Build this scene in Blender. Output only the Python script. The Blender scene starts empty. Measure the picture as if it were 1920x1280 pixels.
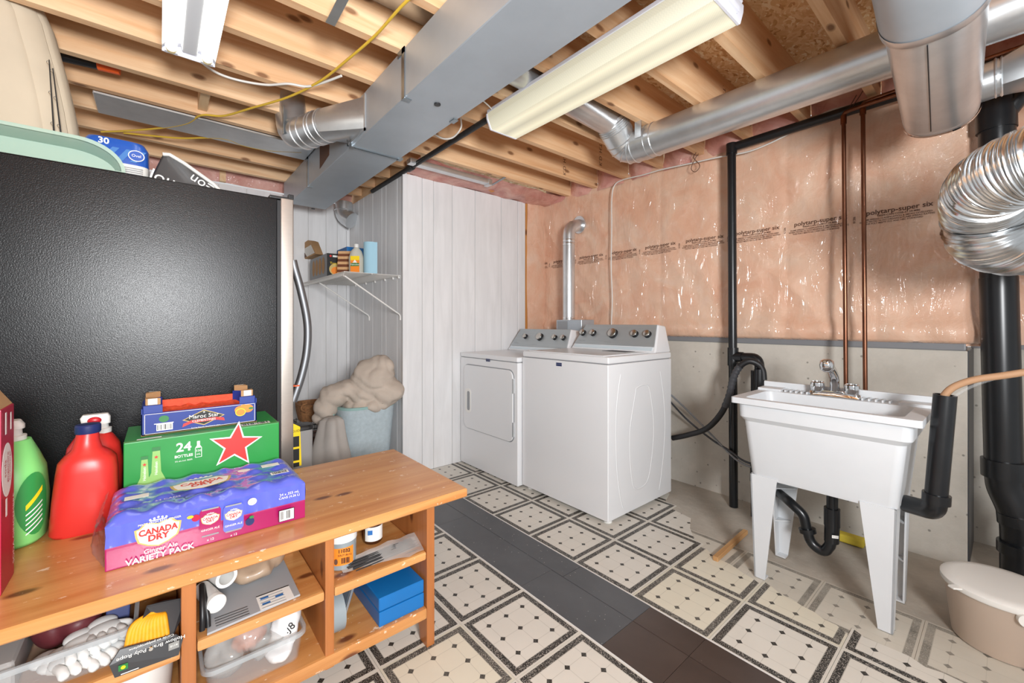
import bpy, bmesh, math, random
from mathutils import Vector, Matrix, noise as mnoise
random.seed(7)
PI = math.pi
SC = bpy.context.scene
COL = SC.collection

# ------------------------------------------------------------------ camera
F = 785.8; HY = 605.0; H = 1.13          # focal length and horizon in px of the 1920x1280 frame; eye height in m
YAW = 0.8711
cam_d = bpy.data.cameras.new('camera'); cam = bpy.data.objects.new('camera', cam_d); COL.objects.link(cam)
cam.location = (0, 0, H); cam.rotation_euler = (PI/2, 0, YAW)
cam_d.sensor_fit = 'HORIZONTAL'; cam_d.sensor_width = 36; cam_d.lens = F/1920*36
cam_d.shift_y = (HY-640)/1920
cam_d.clip_start = 0.02
SC.camera = cam

# ------------------------------------------------------------------ light and exposure
SC.view_settings.view_transform = 'Standard'
SC.view_settings.look = 'None'
SC.view_settings.exposure = -0.04
SC.view_settings.gamma = 1.0
SC.view_settings.use_curve_mapping = False
W = bpy.data.worlds.new('world'); SC.world = W; W.use_nodes = True
W.node_tree.nodes['Background'].inputs[0].default_value = (0.97, 0.985, 1.0, 1)
W.node_tree.nodes['Background'].inputs[1].default_value = 0.66
def area_light(name, loc, target, size, power, color=(1, 1, 1)):
    ld = bpy.data.lights.new(name, 'AREA'); ld.shape = 'DISK'; ld.size = size; ld.energy = power; ld.color = color
    o = bpy.data.objects.new(name, ld); COL.objects.link(o); o.location = loc
    o.rotation_euler = (Vector(target)-Vector(loc)).to_track_quat('-Z', 'Y').to_euler()
    return o
area_light('camera_flash', (1.0, 0.0, 1.36), (-2.1, 0.7, 2.65), 0.6, 135, (0.97, 0.985, 1.0))

# ------------------------------------------------------------------ pixel helpers (directions only; depth comes from the plane touched)
_lx, _dx, _ly, _dy = 0.644007, -0.765020, 0.765000, 0.644030
def ray(px, py):
    l = (px-960)/F
    return Vector((l*_lx+_dx, l*_ly+_dy, -(py-HY)/F))
def onZ(px, py, z=0.0):
    r = ray(px, py); t = (z-H)/r.z; return Vector((0, 0, H))+r*t
def onY(px, py, y):
    r = ray(px, py); return Vector((0, 0, H))+r*(y/r.y)
def onX(px, py, x):
    r = ray(px, py); return Vector((0, 0, H))+r*(x/r.x)
def onD(px, py, d):
    return Vector((0, 0, H))+ray(px, py)*d

# ------------------------------------------------------------------ materials
def lin(c):
    if isinstance(c, str):
        c = c.lstrip('#'); c = [int(c[i:i+2], 16)/255 for i in (0, 2, 4)]
        return tuple((x/12.92 if x <= .04045 else ((x+.055)/1.055)**2.4) for x in c)
    return tuple(c)
MATS = {}
class NT:
    def __init__(s, name):
        s.m = bpy.data.materials.new(name); s.m.use_nodes = True
        s.t = s.m.node_tree; s.b = s.t.nodes['Principled BSDF']; MATS[name] = s.m
    def n(s, kind, **kw):
        x = s.t.nodes.new(kind)
        for k, v in kw.items():
            if k.startswith('i_'):
                x.inputs[k[2:].replace('_', ' ')].default_value = v
            else: setattr(x, k, v)
        return x
    def l(s, a, b): s.t.links.new(a, b)
    def math(s, op, a, b=None, clamp=False):
        x = s.n('ShaderNodeMath', operation=op, use_clamp=clamp)
        for i, v in enumerate((a, b)):
            if v is None: continue
            if isinstance(v, (int, float)): x.inputs[i].default_value = v
            else: s.l(v, x.inputs[i])
        return x.outputs[0]
    def mix(s, f, a, b):
        x = s.n('ShaderNodeMix', data_type='RGBA')
        for i, v in ((0, f), (6, a), (7, b)):
            if isinstance(v, (int, float)): x.inputs[i].default_value = v
            elif isinstance(v, tuple): x.inputs[i].default_value = (*v[:3], 1)
            else: s.l(v, x.inputs[i])
        return x.outputs[2]
    def coords(s, scale=(1, 1, 1), rnd=True, kind='Object'):
        tc = s.n('ShaderNodeTexCoord'); mp = s.n('ShaderNodeMapping')
        mp.inputs['Scale'].default_value = scale
        s.l(tc.outputs[kind], mp.inputs['Vector'])
        if rnd:
            oi = s.n('ShaderNodeObjectInfo')
            cx = s.n('ShaderNodeCombineXYZ')
            for i, k in enumerate((31.7, 17.3, 53.1)): s.l(s.math('MULTIPLY', oi.outputs['Random'], k), cx.inputs[i])
            s.l(cx.outputs[0], mp.inputs['Location'])
        return mp.outputs[0]
    def noise(s, vec, scale, detail=3, rough=.55, dist=0):
        x = s.n('ShaderNodeTexNoise'); s.l(vec, x.inputs['Vector'])
        x.inputs['Scale'].default_value = scale; x.inputs['Detail'].default_value = detail
        x.inputs['Roughness'].default_value = rough; x.inputs['Distortion'].default_value = dist
        return x.outputs['Fac']
    def voro(s, vec, scale, feat='F1', out='Distance', rnd=1.0):
        x = s.n('ShaderNodeTexVoronoi', feature=feat); s.l(vec, x.inputs['Vector']); x.inputs['Scale'].default_value = scale
        x.inputs['Randomness'].default_value = rnd
        return x.outputs[out]
    def ramp(s, f, stops):
        x = s.n('ShaderNodeValToRGB'); s.l(f, x.inputs[0]); e = x.color_ramp.elements
        while len(e) < len(stops): e.new(.5)
        for k, (p, c) in zip(e, stops): k.position = p; k.color = (*lin(c), 1)
        return x.outputs[0]
    def step(s, f, lo, hi):
        x = s.n('ShaderNodeMapRange'); s.l(f, x.inputs[0]); x.inputs[1].default_value = lo; x.inputs[2].default_value = hi
        return x.outputs[0]
    def bump(s, h, strength=.2, dist=.01, coat=False):
        x = s.n('ShaderNodeBump'); s.l(h, x.inputs['Height']); x.inputs['Strength'].default_value = strength
        x.inputs['Distance'].default_value = dist
        s.l(x.outputs[0], s.b.inputs['Coat Normal' if coat else 'Normal'])
        return x
    def col(s, v):
        if isinstance(v, tuple): s.b.inputs['Base Color'].default_value = (*v, 1)
        else: s.l(v, s.b.inputs['Base Color'])
    def set(s, **kw):
        for k, v in kw.items():
            k = k.replace('_', ' ')
            if isinstance(v, (int, float, tuple)): s.b.inputs[k].default_value = v
            else: s.l(v, s.b.inputs[k])
        return s

def plain(name, c, rough=.5, metal=0, var=0.0, vscale=8, bump=0, bscale=60, coat=0, alpha=1, emit=0, spec=.5):
    t = NT(name); c = lin(c)
    if var:
        f = t.noise(t.coords(), vscale, 4)
        t.col(t.mix(t.step(f, .3, .7), tuple(x*(1-var) for x in c), tuple(min(1, x*(1+var)) for x in c)))
    else: t.col(c)
    t.set(Roughness=rough, Metallic=metal, Coat_Weight=coat, Alpha=alpha, Specular_IOR_Level=spec)
    t.b.inputs['Coat Roughness'].default_value = .08
    if bump: t.bump(t.noise(t.coords(), bscale, 3), bump, .004)
    if emit:
        t.b.inputs['Emission Color'].default_value = (*c, 1); t.b.inputs['Emission Strength'].default_value = emit
    return t.m

def wood(name, c1, c2, axis=1, rough=.55, knots=0.5, knotcol='7a4420', grain=26, coat=0, wear=None):
    t = NT(name); sc = [1, 1, 1]; sc[axis] = .06
    v = t.coords(tuple(sc))
    g = t.noise(v, grain, 5, .6, .6)
    sc2 = [1, 1, 1]; sc2[axis] = .1
    broad = t.noise(t.coords(tuple(sc2)), 5, 2)
    base = t.mix(t.step(g, .32, .68), lin(c1), lin(c2))
    base = t.mix(t.math('MULTIPLY', t.step(broad, .4, .75), .45), base, tuple(x*.72 for x in lin(c2)))
    if knots:
        sk = [1, 1, 1]; sk[axis] = .45
        sp = t.n('ShaderNodeSeparateXYZ'); t.l(t.coords(tuple(sk)), sp.inputs[0])
        oth = [i for i in range(3) if i != axis]; cb = t.n('ShaderNodeCombineXYZ')
        t.l(sp.outputs[axis], cb.inputs[0]); t.l(t.math('ADD', sp.outputs[oth[0]], sp.outputs[oth[1]]), cb.inputs[1])
        vn = t.n('ShaderNodeTexVoronoi', voronoi_dimensions='2D'); t.l(cb.outputs[0], vn.inputs['Vector']); vn.inputs['Scale'].default_value = 5.2
        k = vn.outputs['Distance']
        m = t.math('MULTIPLY', t.step(k, .085, .04), knots)
        base = t.mix(m, base, lin(knotcol))
    if wear:
        w = t.noise(t.coords(tuple(1 if i != axis else .5 for i in range(3))), 38, 5, .7)
        base = t.mix(t.math('MULTIPLY', t.step(w, .635, .665), .7), base, lin(wear))
    t.col(base); t.set(Roughness=rough, Coat_Weight=coat); t.b.inputs['Coat Roughness'].default_value = .2
    t.bump(g, .06, .002)
    return t.m

wood('joist_wood', 'f2cfa6', 'dca97a', 1, .6, .8, '6b3d1c', 22)
wood('joist_wood_x', 'eccaa0', 'deb182', 0, .6, .7, '6b3d1c', 22)
wood('stud_wood', 'd99a57', 'c98543', 2, .6, .8, '5a2f12', 24)
wood('pine_bench', 'd79f62', 'bd7a40', 1, .36, .9, '5e2a14', 20, .3, 'f2e2cc')
wood('pine_bench_x', 'bd7a42', 'a5622f', 0, .42, .8, '4e1e0e', 20, .2)
wood('pine_bench_z', 'b8743e', 'a05f30', 2, .42, .8, '4e1e0e', 20, .2)
wood('scrap_wood', 'd0a878', 'b98a58', 1, .7, 0)
wood('dark_board_wood', '7a4426', '6a3a20', 0, .5, 0)
wood('light_board_wood', 'dcb184', 'cf9f6e', 0, .5, 0)

def osb():
    t = NT('osb'); v = t.coords((1, 1, 1), False)
    tc = t.n('ShaderNodeTexCoord'); nz = t.n('ShaderNodeTexNoise'); t.l(tc.outputs['Object'], nz.inputs['Vector']); nz.inputs['Scale'].default_value = 9; nz.inputs['Detail'].default_value = 3
    va = t.n('ShaderNodeVectorMath', operation='SCALE'); t.l(nz.outputs['Color'], va.inputs[0]); va.inputs['Scale'].default_value = .12
    ad = t.n('ShaderNodeVectorMath', operation='ADD'); t.l(tc.outputs['Object'], ad.inputs[0]); t.l(va.outputs[0], ad.inputs[1])
    mp = t.n('ShaderNodeMapping'); t.l(ad.outputs[0], mp.inputs[0]); mp.inputs['Scale'].default_value = (1, .33, 1)
    vo = t.n('ShaderNodeTexVoronoi'); t.l(mp.outputs[0], vo.inputs['Vector']); vo.inputs['Scale'].default_value = 85
    sp = t.n('ShaderNodeSeparateColor'); t.l(vo.outputs['Color'], sp.inputs[0])
    c = t.ramp(sp.outputs[0], [(0, 'c08c5a'), (.16, 'dbb07c'), (.5, 'e6c190'), (.85, 'efd2a8'), (1, 'f8e8cb')])
    fine = t.noise(t.coords((3, 1, 1), False), 55, 4, .7)
    c = t.mix(t.math('MULTIPLY', t.step(fine, .64, .78), .4), c, lin('8a5a30'))
    t.col(c); t.set(Roughness=.7); t.bump(sp.outputs[0], .25, .003)
osb()

def pink():
    t = NT('vapour_barrier_pink')
    v = t.coords((1, 1, 1), False)
    a = t.noise(v, 3.2, 4, .6, 1.2); b = t.noise(v, 9, 4, .65, .6)
    c = t.ramp(a, [(.25, 'd6a083'), (.48, 'dcb196'), (.62, 'ddbaa1'), (.8, 'dabbac')])
    c = t.mix(t.math('MULTIPLY', t.step(b, .52, .75), .45), c, lin('eccbb4'))
    t.col(c); t.set(Roughness=.5, Coat_Weight=1.0); t.b.inputs['Coat Roughness'].default_value = .09
    t.bump(b, .25, .02)
    # wrinkled film: long slanted ridges plus crinkle
    tc = t.n('ShaderNodeTexCoord'); mp = t.n('ShaderNodeMapping'); t.l(tc.outputs['Object'], mp.inputs[0])
    mp.inputs['Rotation'].default_value = (0, math.radians(38), 0); mp.inputs['Scale'].default_value = (2.6, 1, .6)
    r1 = t.noise(mp.outputs[0], 4.4, 2, .5, 1.4)
    rid = t.math('ABSOLUTE', t.math('SUBTRACT', r1, .5))
    r2 = t.noise(v, 26, 3, .6, 1.0); rid2 = t.math('ABSOLUTE', t.math('SUBTRACT', r2, .5))
    patch = t.step(t.noise(v, 1.7, 2), .42, .62)
    h = t.math('ADD', r1, t.math('MULTIPLY', t.math('MULTIPLY', rid2, patch), .22))
    t.bump(h, 1.0, .06, True)
pink()
def pink2():
    t = NT('rim_insulation_pink'); v = t.coords((1, 1, 1), True)
    a = t.noise(v, 6, 4, .6, 1)
    t.col(t.ramp(a, [(.3, 'b9766c'), (.55, 'd29c8e'), (.8, 'e0b8aa')])); t.set(Roughness=.5, Coat_Weight=.5)
    t.b.inputs['Coat Roughness'].default_value = .12
    r = t.math('ABSOLUTE', t.math('SUBTRACT', t.noise(v, 11, 3, .6, 1), .5)); t.bump(r, .9, .05, True)
pink2()

def concrete(name, c1, c2, pits=True):
    t = NT(name); v = t.coords((1, 1, 1), False)
    a = t.noise(v, 2.6, 6, .65); b = t.noise(v, 30, 4, .6)
    c = t.mix(t.step(a, .3, .7), lin(c1), lin(c2))
    c = t.mix(t.math('MULTIPLY', t.step(b, .55, .75), .25), c, lin('ccc6bb'))
    if pits:
        p = t.voro(v, 17); c = t.mix(t.math('MULTIPLY', t.step(p, .12, .07), .6), c, lin('4b4842'))
    t.col(c); t.set(Roughness=.85); t.bump(t.noise(v, 45, 5, .65), .25, .01)
concrete('concrete_wall', 'b5afa5', 'cdc7bd')
concrete('concrete_floor', '9d958a', 'bdb5a9', False)

def panel():
    t = NT('white_panel'); v = t.coords((1, 1, .12))
    a = t.noise(v, 14, 5, .6, .5)
    c = t.mix(t.step(a, .35, .7), lin('e4e4e5'), lin('d8d8d9')); bl = t.noise(t.coords(), 3, 3)
    c = t.mix(t.math('MULTIPLY', t.step(bl, .5, .75), .22), c, lin('cbc8c5'))
    t.col(c); t.set(Roughness=.5); t.bump(a, .04, .002)
panel()

def tilemat(name, light, dark1, dark2, white, dusty=0.0):
    t = NT(name); tc = t.n('ShaderNodeTexCoord'); sx = t.n('ShaderNodeSeparateXYZ'); t.l(tc.outputs['Object'], sx.inputs[0])
    P = .31653
    u = t.math('DIVIDE', sx.outputs[0], P); v = t.math('DIVIDE', sx.outputs[1], P)
    au = t.math('ABSOLUTE', u); av = t.math('ABSOLUTE', v); a = t.math('MAXIMUM', au, av)
    G = .262
    def d(x):
        q = t.math('MULTIPLY', t.math('ROUND', t.math('DIVIDE', x, G)), G)
        return t.math('ABSOLUTE', t.math('SUBTRACT', x, q))
    du, dv = d(u), d(v)
    dia = t.math('LESS_THAN', t.math('ADD', du, dv), .037)
    ln = t.math('LESS_THAN', t.math('MINIMUM', du, dv), .0028)
    vec = t.coords((1, 1, 1), True)
    s1 = t.noise(vec, 330, 2, .5); s2 = t.noise(vec, 900, 1, .5)
    sp = t.mix(t.step(s1, .55, .6), lin(dark1), lin(dark2))
    cl = t.noise(vec, 4, 4)
    base = t.mix(t.step(cl, .3, .7), lin(light), tuple(x*.93 for x in lin(light)))
    c = t.mix(t.math('MULTIPLY', ln, .38), base, lin('8f8a80'))
    c = t.mix(dia, c, t.mix(t.step(s1, .56, .62), lin('2e2b27'), lin('68635b')))
    ring = t.math('MULTIPLY', t.math('GREATER_THAN', a, .398), t.math('LESS_THAN', a, .404))
    c = t.mix(t.math('MULTIPLY', ring, .6), c, lin('8a867c'))
    c = t.mix(t.math('GREATER_THAN', a, .404), c, sp)
    c = t.mix(t.math('GREATER_THAN', a, .474), c, lin(white))
    if dusty:
        dn = t.noise(t.coords((1, 1, 1), False), 7, 5, .65)
        c = t.mix(t.math('MULTIPLY', t.step(dn, .25, .6), dusty), c, lin('c2bbae'))
    t.col(c); t.set(Roughness=t.step(t.noise(vec, 12, 3), -.1, 1.3) if not dusty else .6)
    t.bump(s1, .03, .001)
tilemat('vinyl_tile', 'd9d4ca', '24211e', 'a9a39a', 'cfcac0')
tilemat('vinyl_tile_cream', 'dcd5c2', '24211e', 'a9a39a', 'cfc9b8', .12)
tilemat('vinyl_tile_dusty', 'd2ccbf', '3d3a35', '9b958a', 'bcb5a8', .55)

def strip(name, c1, c2, rough):
    t = NT(name); v = t.coords()
    a = t.noise(v, 5, 4); c = t.mix(t.step(a, .3, .7), lin(c1), lin(c2))
    s = t.noise(v, 85, 3, .5); s2 = t.noise(v, 3.0, 2)
    spk = t.math('MULTIPLY', t.math('GREATER_THAN', s, .715), t.step(s2, .45, .6))
    t.col(t.mix(t.math('MULTIPLY', spk, .8), c, lin('d8d4cc'))); t.set(Roughness=rough); t.bump(t.noise(v, 4, 3), .12, .01)
strip('dark_vinyl', '46474a', '525356', .34)
strip('brown_vinyl', '3c302b', '4a3d37', .36)

def fridge_black():
    t = NT('fridge_black'); v = t.coords((1, 1, 1), False)
    t.col(lin('121214')); t.set(Roughness=.28, Specular_IOR_Level=.28)
    a = t.noise(v, 260, 2, .5, .6); t.bump(a, .16, .003)
fridge_black()
def metal(name, c, rough, var=.1, brushed=None, scale=14, bump=0.0, m=1.0):
    t = NT(name); v = t.coords(brushed or (1, 1, 1))
    a = t.noise(v, scale, 4, .6); c = lin(c)
    t.col(t.mix(t.step(a, .3, .7), tuple(x*(1-var) for x in c), tuple(min(1, x*(1+var)) for x in c)))
    t.set(Metallic=m, Roughness=t.step(a, .5-.5/max(rough, .01)*.9, .5+.5/max(rough, .01)) if 0 else rough)
    if bump: t.bump(t.noise(v, scale*2.2, 3), bump, .004)
metal('galvanized', 'd6d9db', .31, .07, None, 10, 0, .85)
metal('duct_grey', 'b6bfc7', .45, .05, None, 5, 0, .55)
metal('foil_flex', 'e2e4e5', .22, .05, None, 30)
metal('stainless', 'b8b0a8', .34, .04, (1, 1, 14), 30)
metal('chrome', 'dfe1e3', .07, .02)
metal('copper', '7c5340', .33, .3, (1, 1, .3), 20)
metal('steel_console', 'b0b7ba', .42, .04, (.05, 1, 1), 60, 0, .55)
metal('knob_metal', 'c9c6c0', .25, .03)
metal('strap_metal', '9fa8ae', .38, .08)
plain('appliance_white', 'dfe0e2', .28, var=.0, coat=.25)
plain('appliance_trim', 'c9d6dd', .25, coat=.3)
plain('sink_white', 'cfd2d5', .42, var=.03, vscale=5)
metal('handle_steel', '85888c', .5, .04)
plain('cloth_grey', 'a9a39d', .9, var=.05, bump=.1)
plain('white_plastic', 'e4e3df', .4)
plain('white_wire', 'dedcd8', .4)
plain('white_paint', 'd9d7d4', .5)
plain('fixture_white', 'd9dbe4', .4)
plain('abs_black', '15171a', .3, var=.15, vscale=12)
plain('iron_black', '232323', .55, var=.4, vscale=30, bump=.2)
plain('rubber_black', '17171a', .5)
plain('hose_grey', '3b3c40', .45)
plain('hose_light', '7c7d80', .45)
plain('hose_brown', 'b08a6a', .4)
plain('cable_white', 'd9d6d0', .45)
plain('cable_yellow', 'd8b23a', .45)
plain('black_plastic', '1c1c1e', .4)
plain('orange_plastic', 'e8602a', .4)
plain('beige_pail', 'c6b3a3', .4)
plain('pail_white', 'e6e4df', .35)
plain('cream_fabric', 'c6b8a2', .8, var=.05, vscale=6, bump=.05)
plain('hamper_blue', 'aebcc2', .85, var=.08, vscale=40, bump=.3, bscale=160)
plain('hamper_trim', '8fb0ac', .8)
plain('blanket', 'bdb0a3', .95, var=.05, vscale=9, bump=.25, bscale=70)
plain('wicker', '8a5f3a', .8, var=.35, vscale=60, bump=.5, bscale=90)
plain('grey_plastic', '9c9a98', .5)
plain('jug_red', 'd0302a', .36, var=.03)
plain('jug_green', '86dc7e', .36, var=.05)
plain('label_green', '2f8f45', .4)
plain('cap_navy', '1d2a5e', .45)
plain('cap_red', 'c3202c', .35)
plain('carton_green', '1f8f3c', .42, var=.06)
plain('carton_blue', '16348a', .5, var=.06)
plain('carton_brown', 'b08a60', .8)
plain('carton_red', 'b0143c', .4, var=.08)
plain('carton_inner', 'e2ddd6', .7)
plain('print_white', 'eeeeea', .5)
plain('print_red', 'd6322e', .45)
plain('print_black', '161616', .5)
plain('print_grey', '8f9296', .5)
plain('print_brown', '5a3a2a', .6)
plain('print_green', '2c7a3e', .5)
plain('print_gold', 'c9b06a', .5)
plain('print_orange', 'ef8a2c', .45)
plain('print_yellow', 'f2d21c', .5)
plain('print_blue', '2f6fb5', .5)
plain('bottle_green', '8fc06a', .4)
plain('net_red', 'd8502e', .7, var=.2, vscale=80)
plain('soda_blue', '5a66cf', .22, var=.06, vscale=9, coat=.8)
plain('soda_magenta', 'a0125a', .3, var=.05, coat=.5)
plain('paper_blue', '1d55b0', .3, coat=.5)
plain('paper_white', 'dcdad4', .6)
plain('bag_black', '2b2b2d', .45, coat=.3)
plain('bag_grey', '8f8f8c', .5)
plain('tub_green', 'b4cfc0', .2, alpha=.72, coat=.5)
plain('soap_clear', 'd5d2c4', .15, alpha=.75, coat=.4)
plain('clear_plastic', 'd4d8da', .1, alpha=.13, coat=.3)
plain('clear_bag', 'cfcfcc', .14, alpha=.42, coat=1)
plain('bag_white', 'e2e3e4', .35, coat=.3)
plain('roll_blue', '9cc4d6', .8)
plain('box_blue', '126aae', .35, var=.05)
plain('rope_yellow', 'e8a014', .6, var=.15, vscale=40)
plain('glove_white', 'd5d6d4', .8)
plain('amber', '3c1f12', .12, coat=.5)
plain('jar_grey', '8d979c', .3)
plain('laptop_grey', 'a3a6aa', .5)
plain('sponge', 'd9c243', .8, bump=.5)
plain('beige_bag', 'b39a82', .35, coat=.6, alpha=.9)
plain('door_grey_blue', '6b7580', .3, alpha=.8)
def lens():
    t = NT('light_lens'); c = (1.0, .93, .66)
    tc = t.n('ShaderNodeTexCoord'); sx = t.n('ShaderNodeSeparateXYZ'); t.l(tc.outputs['Object'], sx.inputs[0])
    y = t.math('ABSOLUTE', sx.outputs[1])
    band = t.math('ABSOLUTE', t.math('SUBTRACT', y, .055))          # two tubes glowing behind the prismatic lens
    st = t.math('ADD', t.math('MULTIPLY', t.step(band, .055, .0), .36), .40)
    ck = t.n('ShaderNodeTexChecker'); ck.inputs['Scale'].default_value = 190; t.l(tc.outputs['Object'], ck.inputs[0])
    st = t.math('MULTIPLY', st, t.math('ADD', t.math('MULTIPLY', ck.outputs['Fac'], .10), .95))
    t.col((.35, .34, .29)); t.set(Roughness=.25)
    t.b.inputs['Emission Color'].default_value = (*c, 1); t.l(st, t.b.inputs['Emission Strength'])
lens()
def tubemat():
    t = NT('fluorescent_tube'); t.col((.9, .9, .85))
    t.b.inputs['Emission Color'].default_value = (1, .95, .84, 1); t.b.inputs['Emission Strength'].default_value = 4.5
tubemat()
plain('tube_end', 'e8d9a8', .4)
plain('reflector', 'c9ccd2', .35)

# ------------------------------------------------------------------ mesh helpers
OFF = {}
def frame_of(d):
    d = Vector(d).normalized()
    a = Vector((0, 0, 1)) if abs(d.z) < .9 else Vector((1, 0, 0))
    x = d.cross(a).normalized(); return x, d.cross(x).normalized()
class MB:
    def __init__(s): s.v = []; s.f = []; s.mi = []
    def add(s, vs, fs, m=0):
        o = len(s.v); s.v += [tuple(p) for p in vs]; s.f += [tuple(i+o for i in f) for f in fs]; s.mi += [m]*len(fs); return s
    def box(s, x0, x1, y0, y1, z0, z1, m=0):
        vs = [(x, y, z) for z in (z0, z1) for y in (y0, y1) for x in (x0, x1)]
        return s.add(vs, [(0, 2, 3, 1), (4, 5, 7, 6), (0, 1, 5, 4), (2, 6, 7, 3), (0, 4, 6, 2), (1, 3, 7, 5)], m)
    def hexa(s, vs, m=0):      # 8 points: bottom loop (4) then top loop (4)
        return s.add(vs, [(3, 2, 1, 0), (4, 5, 6, 7), (0, 1, 5, 4), (1, 2, 6, 5), (2, 3, 7, 6), (3, 0, 4, 7)], m)
    def rings(s, rs, cap=(True, True), m=0, closed=True):
        n = len(rs[0]); vs = [p for r in rs for p in r]; fs = []
        for i in range(len(rs)-1):
            for j in range(n if closed else n-1):
                k = (j+1) % n; fs.append((i*n+j, i*n+k, (i+1)*n+k, (i+1)*n+j))
        if cap[0]: fs.append(tuple(range(n-1, -1, -1)))
        if cap[1]: fs.append(tuple((len(rs)-1)*n+j for j in range(n)))
        return s.add(vs, fs, m)
    def tube(s, path, r, n=14, cap=True, m=0, squash=None):
        path = [Vector(p) for p in path]; k = len(path)
        rr = r if isinstance(r, (list, tuple)) else [r]*k
        tang = []
        for i in range(k):
            a = path[max(i-1, 0)]; b = path[min(i+1, k-1)]; d = b-a
            tang.append(d.normalized() if d.length > 1e-9 else Vector((0, 0, 1)))
        x, y = frame_of(tang[0]); out = []
        for i in range(k):
            x = (x-tang[i]*x.dot(tang[i])).normalized(); y = tang[i].cross(x)
            out.append([path[i]+x*(math.cos(2*PI*j/n)*rr[i])+y*(math.sin(2*PI*j/n)*rr[i]) for j in range(n)])
        return s.rings(out, (cap, cap), m)
    def cyl(s, a, b, r, r2=None, n=20, m=0, cap=True): return s.tube([a, b], [r, r if r2 is None else r2], n, cap, m)
    def ring(s, a, b, ro, ri, n=24, m=0):       # hollow pipe
        a, b = Vector(a), Vector(b); x, y = frame_of(b-a)
        c = lambda p, r: [p+x*math.cos(2*PI*j/n)*r+y*math.sin(2*PI*j/n)*r for j in range(n)]
        return s.rings([c(a, ri), c(a, ro), c(b, ro), c(b, ri), c(a, ri)], (False, False), m)
    def lathe(s, prof, c=(0, 0, 0), n=28, m=0, cap=(True, True)):
        return s.rings([[(c[0]+r*math.cos(2*PI*j/n), c[1]+r*math.sin(2*PI*j/n), c[2]+z) for j in range(n)] for r, z in prof], cap, m)
    def loft(s, secs, n=32, m=0, cap=(True, True)):      # (cx, cy, z, rx, ry, power)
        rs = []
        for cx, cy, z, rx, ry, p in secs:
            r = []
            for j in range(n):
                a = 2*PI*j/n; ca, sa = math.cos(a), math.sin(a)
                r.append((cx+rx*math.copysign(abs(ca)**(2/p), ca), cy+ry*math.copysign(abs(sa)**(2/p), sa), z))
            rs.append(r)
        return s.rings(rs, cap, m)
    def prism(s, pts, d, m=0):                            # 3D polygon extruded by vector d
        n = len(pts); d = Vector(d); a = [Vector(p) for p in pts]; b = [p+d for p in a]
        fs = [tuple(range(n-1, -1, -1)), tuple(n+i for i in range(n))]+[(i, (i+1) % n, n+(i+1) % n, n+i) for i in range(n)]
        return s.add(a+b, fs, m)
    def grid(s, fn, nu, nv, m=0):
        vs = [fn(i/nu, j/nv) for j in range(nv+1) for i in range(nu+1)]
        fs = [(j*(nu+1)+i, j*(nu+1)+i+1, (j+1)*(nu+1)+i+1, (j+1)*(nu+1)+i) for j in range(nv) for i in range(nu)]
        return s.add(vs, fs, m)
    def ball(s, c, r, m=0, nu=16, nv=10):
        r = r if isinstance(r, (tuple, list)) else (r, r, r)
        rs = []
        for i in range(nv+1):
            t = -PI/2+PI*i/nv; t = max(min(t, PI/2-.02), -PI/2+.02)
            rs.append([(c[0]+r[0]*math.cos(t)*math.cos(2*PI*j/nu), c[1]+r[1]*math.cos(t)*math.sin(2*PI*j/nu), c[2]+r[2]*math.sin(t)) for j in range(nu)])
        return s.rings(rs, (True, True), m)
    def build(s, name, mat, parent=None, bevel=0, seg=2, smooth=None, fix=True):
        off = Vector(OFF.get(parent.name, (0, 0, 0))) if parent else Vector((0, 0, 0))
        me = bpy.data.meshes.new(name)
        me.from_pydata([tuple(Vector(p)-off) for p in s.v], [], s.f)
        for mm in (mat if isinstance(mat, (list, tuple)) else [mat]): me.materials.append(MATS[mm])
        me.polygons.foreach_set('material_index', s.mi)
        bm = bmesh.new(); bm.from_mesh(me)
        if fix: bmesh.ops.recalc_face_normals(bm, faces=bm.faces)
        if bevel:
            es = [e for e in bm.edges if len(e.link_faces) == 2 and e.calc_face_angle(0) > .5]
            bmesh.ops.bevel(bm, geom=es, offset=bevel, segments=seg, affect='EDGES', profile=.7, clamp_overlap=True)
        bm.to_mesh(me); bm.free()
        if smooth is not None:
            me.polygons.foreach_set('use_smooth', [True]*len(me.polygons))
            me.set_sharp_from_angle(angle=math.radians(smooth))
        o = bpy.data.objects.new(name, me); COL.objects.link(o)
        if parent: o.parent = parent; OFF[o.name] = tuple(off)
        return o
def thing(name, label, cat, loc=(0, 0, 0), rz=0, group=None, local=False):
    o = bpy.data.objects.new(name, None); COL.objects.link(o); o.empty_display_size = .05
    o.location = loc; o.rotation_euler = (0, 0, rz); o['label'] = label; o['category'] = cat
    if group: o['group'] = group
    OFF[o.name] = (0, 0, 0) if local else tuple(loc)
    return o
def tag(o, label, cat, group=None):
    o['label'] = label; o['category'] = cat
    if group: o['group'] = group
    me = o.data; xs = [v.co for v in me.vertices]
    c = Vector(((min(p.x for p in xs)+max(p.x for p in xs))/2, (min(p.y for p in xs)+max(p.y for p in xs))/2, min(p.z for p in xs)))
    for v in me.vertices: v.co -= c
    o.location = Vector(o.location)+c; OFF[o.name] = tuple(c)
    return o
def struct(o): o['kind'] = 'structure'; return o
def copy_obj(o, parent, loc=None, rot=None):
    c = o.copy(); COL.objects.link(c); c.parent = parent
    if loc is not None: c.location = loc
    if rot is not None: c.rotation_euler = rot
    return c
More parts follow.
